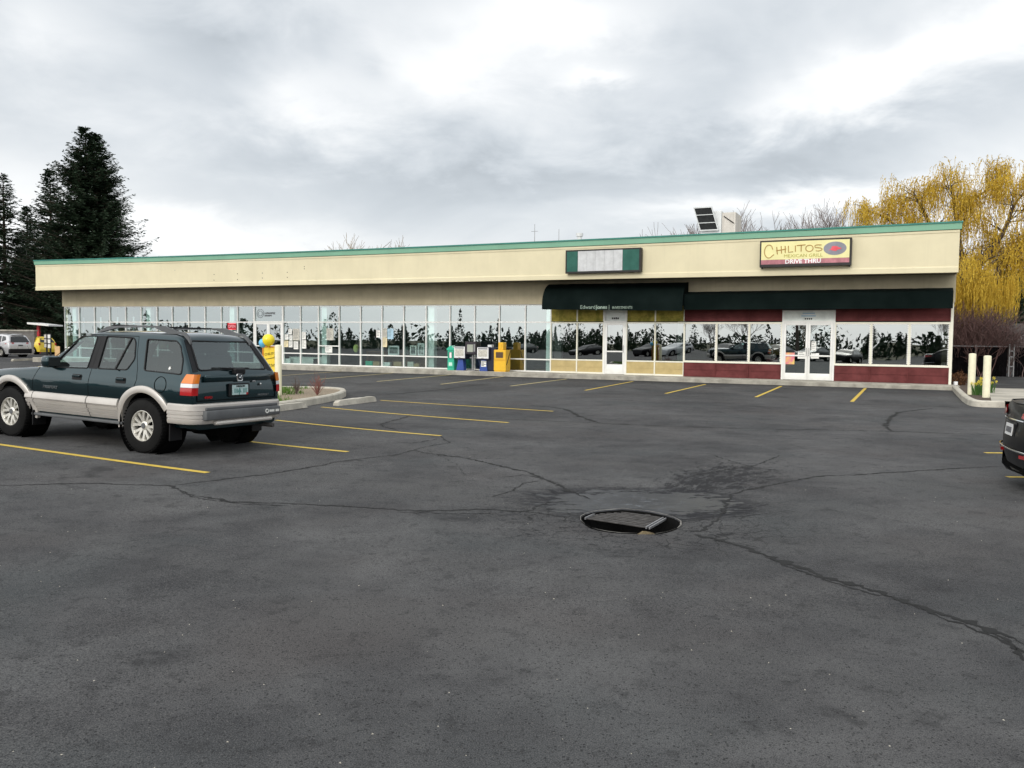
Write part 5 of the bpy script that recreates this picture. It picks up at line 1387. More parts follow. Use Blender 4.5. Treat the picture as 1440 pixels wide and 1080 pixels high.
    # wiper
    b = MB(); b.M = Matrix.Translation((-.80, -.02, 1.105)); b.box(-.05, .03, -.10, .10, -.03, .055, .02); b.M = Matrix.Identity(4); b.tube([(-.80, -.02, 1.15), (rear_x(1.165)-.04, .30, 1.165), (rear_x(1.16)-.03, .42, 1.16)], [.014, .01, .008], 6); b.tube([(rear_x(1.15)-.025, -.28, 1.155), (rear_x(1.16)-.028, .42, 1.165)], .009, 5); b.build('rear_wiper', M['black'], car)
    # roof rack
    for sg in (1, -1):
        b = MB(); y = sg*.555
        def bar(pts, w, h):
            n = len(pts); vs = []; fs = []
            for (x, z), ww, hh in zip(pts, w, h): vs += [(x, y-ww, z-hh), (x, y+ww, z-hh), (x, y+ww*.8, z+hh), (x, y-ww*.8, z+hh)]
            for i in range(n-1):
                for j in range(4): fs.append((i*4+j, i*4+(j+1) % 4, (i+1)*4+(j+1) % 4, (i+1)*4+j))
            fs += [(0, 1, 2, 3), ((n-1)*4, (n-1)*4+1, (n-1)*4+2, (n-1)*4+3)]; b.add(vs, fs)
        bar([(1.22, 1.585), (1.05, 1.635), (.85, 1.665), (.3, 1.685), (.0, 1.685)], [.03, .026, .018, .016, .018], [.012, .028, .014, .012, .014])
        bar([(.10, 1.676), (-.02, 1.665), (-.14, 1.635), (-.30, 1.61)], [.022, .03, .03, .02], [.016, .038, .036, .012])
        bar([(-.28, 1.625), (-.40, 1.605), (-.47, 1.555), (-.52, 1.485)], [.022, .024, .024, .02], [.014, .022, .025, .02])
        rl = b.build('roof_rail', M['grey_pl'], car, smooth=40)
    b = MB()
    for x in (.95, .25): b.box(x-.03, x+.03, -.55, .55, 1.672, 1.695, .008)
    b.build('cross_bar', M['black'], car)
    # nose
    for sg in (1, -1):
        b = MB(); b.box(3.30, 3.45, sg*.62-.12, sg*.62+.10, .70, .86, .03); b.build('headlight', M['lamp_wht'], car)
    b = MB(); b.box(3.40, 3.475, -.45, .45, .70, .85, .02); b.build('grille', M['black'], car)
    b = MB()
    b.box(3.32, 3.60, -.80, .80, .42, .66, .05); b.build('front_bumper', M['clad'], car, smooth=40)
    # underside
    b = MB(); b.box(-.60, 3.2, -.40, .40, .28, .40); b.tube([(0, -.72, TR), (0, .72, TR)], .05, 8); b.lathe([(0, -.01), (.30, -.01), (.30, .14), (0, .14)], 20) if False else None; b.M = Matrix.Translation((-.45, .05, .25)); b.lathe([(0, 0), (.28, 0), (.32, .06), (.28, .14), (0, .14)], 20); b.build('underbody', M['well'], car)
    b = MB(); b.tube([(-.3, -.5, .33), (-.75, -.52, .35), (-.98, -.55, .345)], .032, 10); b.build('exhaust_pipe', M['iron'], car, smooth=50)
    for x in (0, WB):
        for sg in (1, -1): make_wheel(car, x, sg*.765, TR, .235, .205, sg, 6)
    # white star sticker on the cargo glass
    b = MB(); P = []
    for k in range(12): 
        rr = .03 if k % 2 == 0 else .012; a = k*PI/6; x, z = -.40+rr*math.cos(a), 1.15+rr*math.sin(a); P.append((x, sh.Y(x, z)-.006, z))
    b.prism(P, (0, .002, 0)); b.build('window_sticker', M['paper_w'], car)
    return car
suv = build_suv()
SH = R(180-25.0)   # heading
p = G(205.5, 636.5); hd = Vector((math.cos(SH), math.sin(SH), 0)); lf = Vector((-hd.y, hd.x, 0))
q = p - lf*.80
zr_ = (gz(q.x+lf.x*.76, q.y+lf.y*.76)+gz(q.x-lf.x*.76, q.y-lf.y*.76))/2; qf = q+hd*2.7
zf_ = (gz(qf.x+lf.x*.76, qf.y+lf.y*.76)+gz(qf.x-lf.x*.76, qf.y-lf.y*.76))/2
roll = math.atan2(gz(q.x+lf.x*.76, q.y+lf.y*.76)-gz(q.x-lf.x*.76, q.y-lf.y*.76), 1.52)
fx = Vector((hd.x*2.7, hd.y*2.7, zf_-zr_)).normalized(); fy = Vector((lf.x, lf.y, math.tan(roll))).normalized(); fzv = fx.cross(fy).normalized(); fy = fzv.cross(fx)
mw = Matrix((fx, fy, fzv)).transposed().to_4x4(); mw.translation = Vector((q.x, q.y, zr_))
suv.matrix_world = mw

# ---- simpler cars for the distance and the right edge ---------------
def build_car(name, label, paint, st, side, taper, wb, tr, wins, rearwin, lamps, z0=.22, cladz=None, dark_low=True, trackh=.76, frontwin=None, spokes=5, bow=0.0):
    sh = CarShape(st, side, taper, z0, .08)
    car = empty(name); tag(car, label, 'car')
    body = sh.solid(bow=bow).build('body', paint, car)
    cut = []
    for ax in (0, wb):
        for sg in (-1, 1):
            b = MB(); b.M = Matrix.Translation((ax, sg*.80, tr+.01)); b.lathe([(0, -.25), (tr+.05, -.25), (tr+.05, .25), (0, .25)], 24, 'Y'); cut.append(b.build('cut', M['well']))
    boolean(body, cut)
    for w in wins:
        for sg in (1, -1):
            b = MB(); pp = rounded(w, .05); panel(b, sh, pp, sg, .004, n=2); b.build('side_window', M['darkwin'], car, fix=False)
    if rearwin:
        P = rearwin; P = [(x-.035, y, z+.012) for x, y, z in P]; b = MB(); b.add(P, [tuple(range(len(P)))]); b.build('rear_window', M['darkwin'], car, fix=False)
    if frontwin: b = MB(); b.add(frontwin, [tuple(range(len(frontwin)))]); b.build('windscreen', M['darkwin'], car, fix=False)
    for ax in (0, wb):
        for sg in (1, -1):
            make_wheel(car, ax, sg*trackh, tr, .22, tr*.62, sg, spokes)
            b = MB(); b.M = Matrix.Translation((ax, sg*.72, tr+.01)); b.lathe([(tr+.045, -.2), (tr+.045, .14)], 24, 'Y'); b.build('wheel_well', M['well'], car)
    return car, sh
# silver crossover far left
st = [(3.4, .5), (3.38, .8), (3.2, .95), (2.6, 1.06), (2.1, 1.12), (1.95, 1.2), (1.5, 1.45), (1.15, 1.60), (.8, 1.66), (.2, 1.68), (-.3, 1.64), (-.55, 1.58), (-.62, 1.52), (-.80, 1.25), (-.88, 1.08), (-.94, .9), (-.96, .6), (-.965, .42)]
side = [(.22, .80), (.5, .88), (.75, .91), (1.0, .89), (1.08, .86), (1.6, .66), (1.7, .6)]
taper = [(-.965, .89), (-.955, .91), (-.85, .955), (-.6, .985), (-.3, 1), (2.6, 1), (3.1, .93), (3.4, .78)]
cv, sh = build_car('parked_crossover', 'silver crossover with red tail lamps parked far left by the grey wall', M['paint_s'], st, side, taper, 2.66, .345,
    [[(1.72, 1.10), (1.15, 1.50), (.95, 1.55), (.88, 1.08)], [(.80, 1.08), (.86, 1.555), (.15, 1.56), (.02, 1.10)], [(-.06, 1.12), (.05, 1.55), (-.35, 1.50), (-.52, 1.25)]],
    [(-.655, -.56, 1.48), (-.655, .56, 1.48), (-.885, .70, 1.10), (-.885, -.70, 1.10)], None)
b = MB(); b.box(-1.01, -.80, -.84, .84, .28, .62, .05); b.box(-.6, 3.2, -.5, .5, .18, .3); b.build('lower_bumper', M['black'], cv)
for sg in (1, -1):
    b = MB(); b.prism([(-.50, sg*.86, .98), (-.905, sg*.80, .96), (-.93, sg*.45, 1.0), (-.91, sg*.45, 1.06), (-.86, sg*.78, 1.14), (-.62, sg*.82, 1.06)], (0, sg*.035, -.01)); b.build('tail_light', M['lamp_red'], cv)
    b = MB(); b.box(-.3, .9, sg*.55-.02, sg*.55+.02, 1.70, 1.73, .008); b.build('roof_rail', M['galv'], cv)
    b = MB(); vs = []; fs = []
    for ax in (0, 2.66):
        k0 = len(vs)
        for i in range(19):
            a = R(-5+190*i/18); c, q_ = math.cos(a), math.sin(a)
            for r in (.385, .46): 
                x, z = ax+r*c, .355+r*q_; vs.append((x, sg*(sh.Y(x, max(.3, z))+.02), z))
        for i in range(18): fs.append((k0+2*i, k0+2*i+1, k0+2*i+3, k0+2*i+2))
    b.add(vs, fs); b.build('wheel_arch', M['grey_pl'], cv, fix=False)
b = MB(); b.box(-.975, -.945, -.17, .17, .83, .92, .005); b.build('number_plate', M['grey_pl'], cv)
b = MB(); b.box(-.72, -.50, -.5, .5, 1.60, 1.625, .008); b.build('spoiler', M['paint_s'], cv)
def place_car(c, px, py, heading, Yd=None):
    g = G(px, py); c.location = g; c.rotation_euler = (0, 0, heading)
place_car(cv, 18, 502, R(153)); 
# second silver car cut by the frame at far left
cv2 = copy_tree(cv); cv2['label'] = 'silver car almost wholly cut off by the left picture edge'; cv2['group'] = 'silver cars parked far left'; cv['group'] = 'silver cars parked far left'
place_car(cv2, -40, 502, R(153))
# yellow hatchback
st = [(3.0, .5), (2.98, .75), (2.8, .88), (2.3, 1.0), (2.0, 1.06), (1.5, 1.32), (1.1, 1.48), (.6, 1.52), (.1, 1.50), (-.25, 1.42), (-.42, 1.30), (-.6, 1.02), (-.64, .9), (-.66, .6), (-.665, .4)]
side = [(.2, .76), (.5, .83), (.8, .85), (1.0, .82), (1.5, .58)]
taper = [(-.665, .85), (-.655, .87), (-.5, .94), (-.2, 1), (2.2, 1), (2.7, .93), (3.0, .75)]
yc, shy = build_car('parked_hatchback', 'yellow hatchback at the drive-through beyond the silver car', M['paint_y'], st, side, taper, 2.4, .31,
    [[(1.75, 1.02), (1.15, 1.40), (.75, 1.44), (.70, 1.0)], [(.62, 1.0), (.66, 1.44), (.1, 1.40), (-.15, 1.05)]], [(-.32, -.5, 1.37), (-.32, .5, 1.37), (-.61, .62, 1.03), (-.61, -.62, 1.03)], None)
for sg in (1, -1):
    b = MB(); b.box(-.67, -.5, sg*.68-.07, sg*.68+.07, .80, .98, .02); b.build('tail_light', M['lamp_red'], yc)
b = MB(); b.box(-.70, -.55, -.66, .66, .36, .56, .03); b.build('rear_bumper', M['paint_y'], yc)
place_car(yc, 61, 498.4, R(150))
# black saloon at the right edge (rear end in view)
st = [(3.55, .5), (3.5, .7), (3.3, .80), (2.6, .93), (2.1, 1.0), (1.9, 1.07), (1.4, 1.30), (1.0, 1.42), (.5, 1.45), (.1, 1.43), (-.25, 1.33), (-.55, 1.14), (-.68, 1.055), (-.8, 1.03), (-.98, 1.015), (-1.04, 1.00), (-1.065, .95), (-1.08, .85), (-1.11, .68), (-1.13, .55), (-1.12, .40), (-1.08, .26)]
side = [(.2, .74), (.45, .87), (.65, .905), (.85, .90), (.97, .86), (1.03, .82), (1.4, .60), (1.5, .55)]
taper = [(-1.13, .80), (-1.05, .87), (-.9, .935), (-.6, .985), (-.2, 1), (2.4, 1), (3.1, .93), (3.55, .72)]
bk, shk = build_car('parked_sedan', 'black saloon car cut by the right picture edge, its rear toward the drain', M['paint_k'], st, side, taper, 2.75, .335,
    [[(1.72, 1.02), (1.1, 1.33), (.72, 1.38), (.68, .99)], [(.60, .99), (.64, 1.385), (.1, 1.36), (-.40, 1.07)]], [(-.27, -.5, 1.335), (-.27, .5, 1.335), (-.655, .64, 1.075), (-.655, -.64, 1.075)], None, bow=.09)
def flank(x, z, sg, o=.006): return (x, sg*(shk.Y(x, z)+o), z)
BX = lambda y: -.09*(1-(y/.80)**2)
def rear(x, y, z): return (x+BX(y), y, z)
for sg in (1, -1):
    rows = []
    for f in lin(3, 0, 1):
        row = []
        for x, z0, z1 in ((-.70, .905, .93), (-.85, .88, .945), (-.97, .85, .955), (-1.05, .84, .955)): row.append(flank(x, z0+(z1-z0)*f, sg, .010))
        for x, y, z0, z1 in ((-1.085, .745, .84, .95), (-1.10, .66, .84, .945), (-1.105, .55, .845, .935), (-1.105, .36, .865, .92)): row.append(rear(x+.015*f, sg*y, z0+(z1-z0)*f))
        rows.append(row)
    b = MB(); k = len(rows[0]); b.add([p for r in rows for p in r], [(i*k+j, i*k+j+1, (i+1)*k+j+1, (i+1)*k+j) for i in range(3) for j in range(k-1)]); b.build('tail_light', M['lamp_red'], bk, smooth=60, fix=False)
    b = MB(); b.prism([rear(-1.135, sg*y, z) for y, z in ((.42, .40), (.64, .41), (.66, .435), (.60, .45), (.42, .44))], (.04, 0, 0)); b.build('reflector', M['lamp_red'], bk)
b = MB(); P = [flank(-.55, .50, 1, .012), flank(-.85, .50, 1, .012), flank(-1.02, .49, 1, .012)]+[rear(-1.14+.02*(q > .65), q, .478) for q in (.68, .55, .4, .2, 0)]; P = P+[(x, -y, z) for x, y, z in P[-2::-1]]; b.tube(P, .012, 6); b.build('bumper_trim', M['chrome'], bk, smooth=60)
b = MB(); b.box(-1.205, -1.12, -.22, .22, .60, .80, .02); rc = b.build('plate_recess', M['paint_k'], bk)
b = MB(); b.M = Matrix.Translation((-1.210, 0, .705)) @ Matrix.Rotation(R(6), 4, 'Y'); b.box(-.004, .002, -.155, .155, -.07, .07); npz = b.build('number_plate', M['plate_w'], rc)
b = MB(); b.M = Matrix.Translation((-1.2155, 0, .705)) @ Matrix.Rotation(R(6), 4, 'Y')
for i in range(6): b.box(-.002, .0, -.12+i*.042, -.095+i*.042, -.035, .03)
b.build('plate_print', M['ink'], npz)
b = MB(); b.tube([rear(-1.095, y, .825) for y in lin(8, -.42, .42)], .012, 6); b.build('boot_trim', M['chrome'], bk)
b = MB(); b.box(-1.14, -.6, -.55, .55, .20, .30); b.box(-.4, 3.2, -.5, .5, .16, .28); b.build('underbody', M['well'], bk)
b = MB(); b.tube([(-.72, -.78, 1.035)]+[rear(-1.055+.04*abs(y)/.7, y, 1.018) for y in lin(10, -.70, .70)]+[(-.72, .78, 1.035)], .010, 5); b.build('boot_lip', M['paint_k'], bk, smooth=60)
KH_ = R(-19); hd = Vector((math.cos(KH_), math.sin(KH_), 0))
g = AT(1434, 624, 9.3); c0 = Vector((g.x, g.y, 0)) + hd*1.10; bk.location = (c0.x, c0.y, gz(c0.x, c0.y)); bk.rotation_euler = (0, 0, KH_); bk.scale = (1, 1, .94)
# ------------------------------------------------------------------ right background: fence, house, bush, hill
def fence():
    p0 = Vector((17.0, 42.0, 0)); 
    fy = 43.0
    x0 = AT(1326, 500, fy).x; x1 = 60.0
    ztop = AT(1380, 487, fy).z; zbt = AT(1380, 530.5, fy).z
    t = tag(empty('slatted_fence', (x0, fy, 0)), 'black slatted chain link fence running right from behind the shop corner', 'fence')
    gx0, gx1 = AT(1418.5, 500, fy).x-x0, AT(1425, 500, fy).x-x0
    b = MB(); x = 0.0
    def slats(b, a, c):
        x = a
        while x < c-.01:
            w = .075; b.box(x, min(x+w, c), random.uniform(-.006, .006)-.004, .008, zbt+.03, ztop-.05+random.uniform(-.01, .01)); x += w+.008
    slats(b, 0, gx0-.08); b.build('slat_panel', M['fence'], t)
    b = MB(); b.tube([(0, -.02, ztop), (gx0, -.02, ztop)], .022, 6); b.build('top_rail', M['galv'], t)
    for px in (1337, 1371): b = MB(); u = AT(px, 500, fy).x-x0; b.lathe([(.032, 0), (.032, ztop+.06), (0, ztop+.09)], 8); b.M = Matrix.Identity(4); b.v = [(v[0]+u, v[1]-.06, v[2]) for v in b.v]; b.build('fence_post', M['galv'], t, smooth=40)
    g = tag(empty('slatted_gate', (x0+gx1, fy, 0)), 'black slatted gate with grey posts right of the fence', 'gate')
    b = MB(); slats(b, .08, 9.0); b.build('slat_panel', M['fence'], g)
    b = MB(); b.tube([(0, -.02, ztop+.02), (9, -.02, ztop+.02)], .022, 6); b.build('top_rail', M['galv'], g)
    for u in (gx0-gx1, 0.0):
        b = MB(); b.tube([(u, -.05, 0), (u, -.05, ztop+.12)], .035, 8); b.build('gate_post', M['galv'], g, smooth=40)
    b = MB()
    for z in (.5, 1.0, 1.3): b.box(gx0-gx1+.02, -.02, -.07, -.03, z, z+.06)
    b.build('hinge', M['galv'], g)
fence()
# house behind the fence
hy = 66.0
xl, xr = AT(1399, 480, hy).x, 48.0; zt = AT(1420, 455, hy).z; ze = AT(1420, 469, hy).z
t = tag(empty('grey_house', (xl, hy, 0)), 'low grey house with shingle roof and white windows behind the fence', 'house')
b = MB(); b.box(.5, xr-xl, 0, 8, 0, ze); b.build('wall', M['wall_g'], t)
b = MB(); b.prism([(-.2, -.5, ze), (1.4, -.5, zt), (xr-xl, -.5, zt), (xr-xl, -.5, ze)], (0, 9, 0))
b.build('roof', M['roofsh'], t)
for px0, px1 in ((1413, 1424), (1435, 1446)):
    a = AT(px0, 471, hy).x-xl; c = AT(px1, 471, hy).x-xl; b = MB(); z0, z1 = AT(1420, 482, hy).z, AT(1420, 470.5, hy).z
    b.box(a, c, -.06, .0, z0, z1); w = b.build('window', M['white'], t)
    b = MB(); b.box(a+.1, (a+c)/2-.04, -.075, -.061, z0+.08, z1-.08); b.box((a+c)/2+.04, c-.1, -.075, -.061, z0+.08, z1-.08); b.build('pane', M['darkwin'], w)
# hills
def hill(name, pts, Yd, m):
    vs = []; fs = []; n = len(pts)
    for i, (px, py) in enumerate(pts):
        p = AT(px, py, Yd); vs += [(p.x*.94, Yd*.80, 0), (p.x*.98, Yd*.92, p.z*.62), (p.x, Yd, p.z), (p.x*1.05, Yd*1.15, 0)]
    for i in range(n-1):
        for j in range(3): fs.append((i*4+j, i*4+j+1, (i+1)*4+j+1, (i+1)*4+j))
    b = MB(); b.add(vs, fs); tag(b.build(name, m, smooth=80, fix=False), kind='structure')
hp = [(1180, 440), (1250, 420), (1300, 403), (1340, 394), (1365, 389), (1390, 386), (1410, 383.5), (1430, 381), (1450, 379.5), (1500, 377), (1600, 380), (1750, 400), (1900, 440)]
hill('hill', hp, 420, M['hill'])
# speckle the hill with scrub trees: one far mass
b = MB()
for i in range(1500):
    px = random.uniform(1330, 1480); py = interp(hp, px) + random.random()**1.3*70
    f = random.uniform(.0, 1); top = interp(hp, px); fr = min(1, (py-top)/110); Yd = 420-.2*420*fr*1.0
    p = AT(px, py, Yd*.985); s = random.uniform(.8, 2.2)
    b.add([(p.x-s*.6, p.y, p.z-s), (p.x+s*.6, p.y+.3, p.z-s), (p.x+random.gauss(0, .3), p.y, p.z+s*1.1)], [(0, 1, 2)])
tag(b.build('hillside_scrub', M['leafd'], fix=False), 'dark scrub covering the far hillside right of the willow', 'scrub', kind='stuff')

# ------------------------------------------------------------------ trees
def rnd_unit(): 
    v = Vector((random.gauss(0, 1), random.gauss(0, 1), random.gauss(0, 1))); return v.normalized()
def conifer_mesh(h, rad, seed, low=.06, twin=False, dens=1.0):
    rg = random.Random(seed); tr = MB(); nd_ = MB()
    spires = [((0, 0), h, 1.0)] + ([((.95, .3), h*.975, .8)] if twin else [])
    for (ox, oy), hh, sc_ in spires:
        tr.tube([(ox*.2, oy*.2, 0), (ox*.5, oy*.5, hh*.4), (ox, oy, hh*.75), (ox, oy, hh)], [.32*h/20, .24*h/20, .12*h/20, .02], 7)
        z = hh*low
        vs = nd_.v; fs = nd_.f
        while z < hh*.99:
            f = z/hh; rr = rad*sc_*(1-f)**.92*(1.0 if f > .12 else .75+2*f)+.15; nb_ = max(4, int((8 if f < .8 else 6)*dens))
            cx, cy = ox*(.2+.8*min(1, f/.75)), oy*(.2+.8*min(1, f/.75))
            for k in range(nb_):
                a = rg.random()*6.283; L = rr*rg.uniform(.55, 1.12); up = .20 if f > .7 else rg.uniform(-.15, .08); dr_ = rg.uniform(.08, .3)*(1-f)
                ca, sa = math.cos(a), math.sin(a); n = max(3, int(L/.34)); P = []
                for i in range(n+1):
                    q = i/n; P.append(Vector((cx+ca*L*q, cy+sa*L*q, z + L*(up*q - dr_*math.sin(q*2.4) + .18*q**3))))
                if L > 1.0: tr.tube([P[0], P[n//2], P[-1]], [.05, .03, .01], 3, cap=False)
                for i in range(n+1):
                    q = i/n
                    if q < .12: continue
                    wd = .22+.40*math.sin(min(1, q*1.25)*PI)*min(1.6, L*.42)
                    for e in range(int(5*dens)+1):
                        o = P[i]+Vector((rg.gauss(0, .12), rg.gauss(0, .12), rg.gauss(0, .07)))
                        sd = rg.choice((-1, 1)); aa = a+sd*rg.uniform(.3, 1.25); l = wd*rg.uniform(.6, 1.25); d = Vector((math.cos(aa), math.sin(aa), rg.uniform(-.35, .25)))*l
                        s = Vector((-math.sin(aa), math.cos(aa), rg.uniform(-.6, .6)))*rg.uniform(.05, .12)
                        k0 = len(vs); vs += [tuple(o-s), tuple(o+s), tuple(o+d+s*.35+Vector((0, 0, .03))), tuple(o+d-s*.35)]
                        fs.append((k0, k0+1, k0+2, k0+3)); nd_.m.append(0)
            z += rg.uniform(.24, .46)*(1.0 if f < .75 else .75)
    return tr, nd_
def add_tree(name, tr, cr, mt, mc, loc, label, group=None, cat='tree', rz=0):
    t = tag(empty(name, loc, rz), label, cat, group); tr.build('trunk', mt, t, smooth=60, fix=False); cr.build('crown', mc, t, fix=False); return t
GC = 'conifers behind the left end of the shop'
def ctree(px, ptop, Yd, wpx, seed, label, twin=False, dens=1.0, low=.06):
    top = AT(px, ptop, Yd); rad = wpx*Yd/1165
    tr, cr = conifer_mesh(top.z, rad, seed, twin=twin, dens=dens, low=low)
    return add_tree('conifer_tree', tr, cr, M['bark'], M['needle'], (top.x, Yd, 0), label, GC, rz=0)
ctree(120, 177, 86, 150, 1, 'tallest dark conifer with a twin tip behind the left end of the shop', True, 1.25)
c2 = ctree(70, 236, 92, 78, 2, 'shorter conifer partly hidden left of the tallest one', False, 1.15)
c3 = ctree(4, 244, 84, 84, 3, 'dark open branched conifer at the left picture edge', False, .9, low=.03)
def ccopy(src, px, Yd, s, rz, label):
    c = copy_tree(src); q = AT(px, 400, Yd); c.location = (q.x, Yd, 0); c.scale = (s*1.15, s*1.15, s); c.rotation_euler = (0, 0, rz); c['label'] = label; return c
ccopy(c2, 40, 100, .86, 1.0, 'dim conifer filling the gap between the left edge tree and the tallest one')
ccopy(c3, 92, 82, .50, 2.2, 'low dark conifer right behind the shop corner')
ccopy(c2, 30, 88, .55, 4.0, 'low dark conifer above the grey wall')
ccopy(c2, 66, 86, .52, 2.0, 'low dark conifer behind the drive-through canopy')

def branchy(b, p, d, L, r, depth, rg, spread=.55, up=.12, tips=None, minr=.006, kids=(2, 3), bend=.12, sides=5):
    n = 4; pts = [p.copy()]; q = p.copy(); dd = d.copy(); rs = [r]
    for i in range(n):
        dd = (dd + Vector((rg.gauss(0, bend), rg.gauss(0, bend), rg.gauss(0, bend*.6)+up*.25))).normalized(); q = q+dd*L/n; pts.append(q.copy()); rs.append(max(minr*.6, r*(1-.42*(i+1)/n)))
    b.tube(pts, rs, sides if depth > 1 else 3, cap=False)
    if depth == 0:
        if tips is not None: tips.append((q.copy(), dd.copy()))
        return
    for k in range(rg.randint(*kids)):
        i = n if k == 0 else rg.randint(2, n); e = (dd + Vector((rg.gauss(0, spread), rg.gauss(0, spread), rg.gauss(0, spread*.6)+up))).normalized()
        branchy(b, pts[i], e, L*rg.uniform(.62, .85), rs[i]*rg.uniform(.6, .8), depth-1, rg, spread, up, tips, minr, kids, bend, max(3, sides-1))
def bare_tree(name, px, ptop, Yd, label, m, seed, depth=6, wide=.5, grp=None, base=0, trunkf=.24):
    rg = random.Random(seed); top = AT(px, ptop, Yd); h = top.z-base; b = MB(); tw = MB()
    L = h*trunkf; tips = []
    b.tube([(0, 0, 0), (0, 0, L*.55), (.05, 0, L)], [h*.022, h*.017, h*.014], 7)
    for k in range(5):
        a = k*1.26+rg.random(); e = Vector((math.cos(a)*wide, math.sin(a)*wide, 1)).normalized()
        branchy(tw, Vector((.03, 0, L*rg.uniform(.8, 1))), e, h*.26, h*.010, depth-2, rg, .42, .22, tips, .020, (3, 4), .13, 4)
    mx = max(v[2] for v in tw.v); s = h/mx
    for q in (b, tw): q.v = [(v[0]*s, v[1]*s, v[2]*s) for v in q.v]
    t = tag(empty(name, (top.x, Yd, base)), label, 'tree', grp); b.build('trunk', m, t, smooth=60, fix=False); tw.build('crown', m, t, fix=False); return t
GB = 'bare trees rising behind the shop roof'
bt1 = bare_tree('bare_tree', 517, 326, 70, 'tan bare tree top showing over the middle of the roof', M['twig_y'], 18, 6, .42, GB)
bt2 = bare_tree('bare_tree', 1008, 284, 62, 'grey bare tree behind the white rooftop cooler', M['twig'], 12, 6, .45, GB)
bare_tree('bare_tree', 1042, 287, 66, 'grey bare tree just right of the white rooftop cooler', M['twig'], 13, 6, .4, GB)
bare_tree('bare_tree', 969, 308, 64, 'small bare tree just left of the white rooftop cooler', M['twig'], 14, 5, .4, GB)
bare_tree('bare_tree', 1185, 283, 70, 'grey brown bare tree left of the yellow willow', M['twig'], 15, 6, .6, GB)
bare_tree('bare_tree', 1150, 303, 74, 'faint bare tree top, furthest left of the willow', M['twig'], 16, 6, .55, GB)

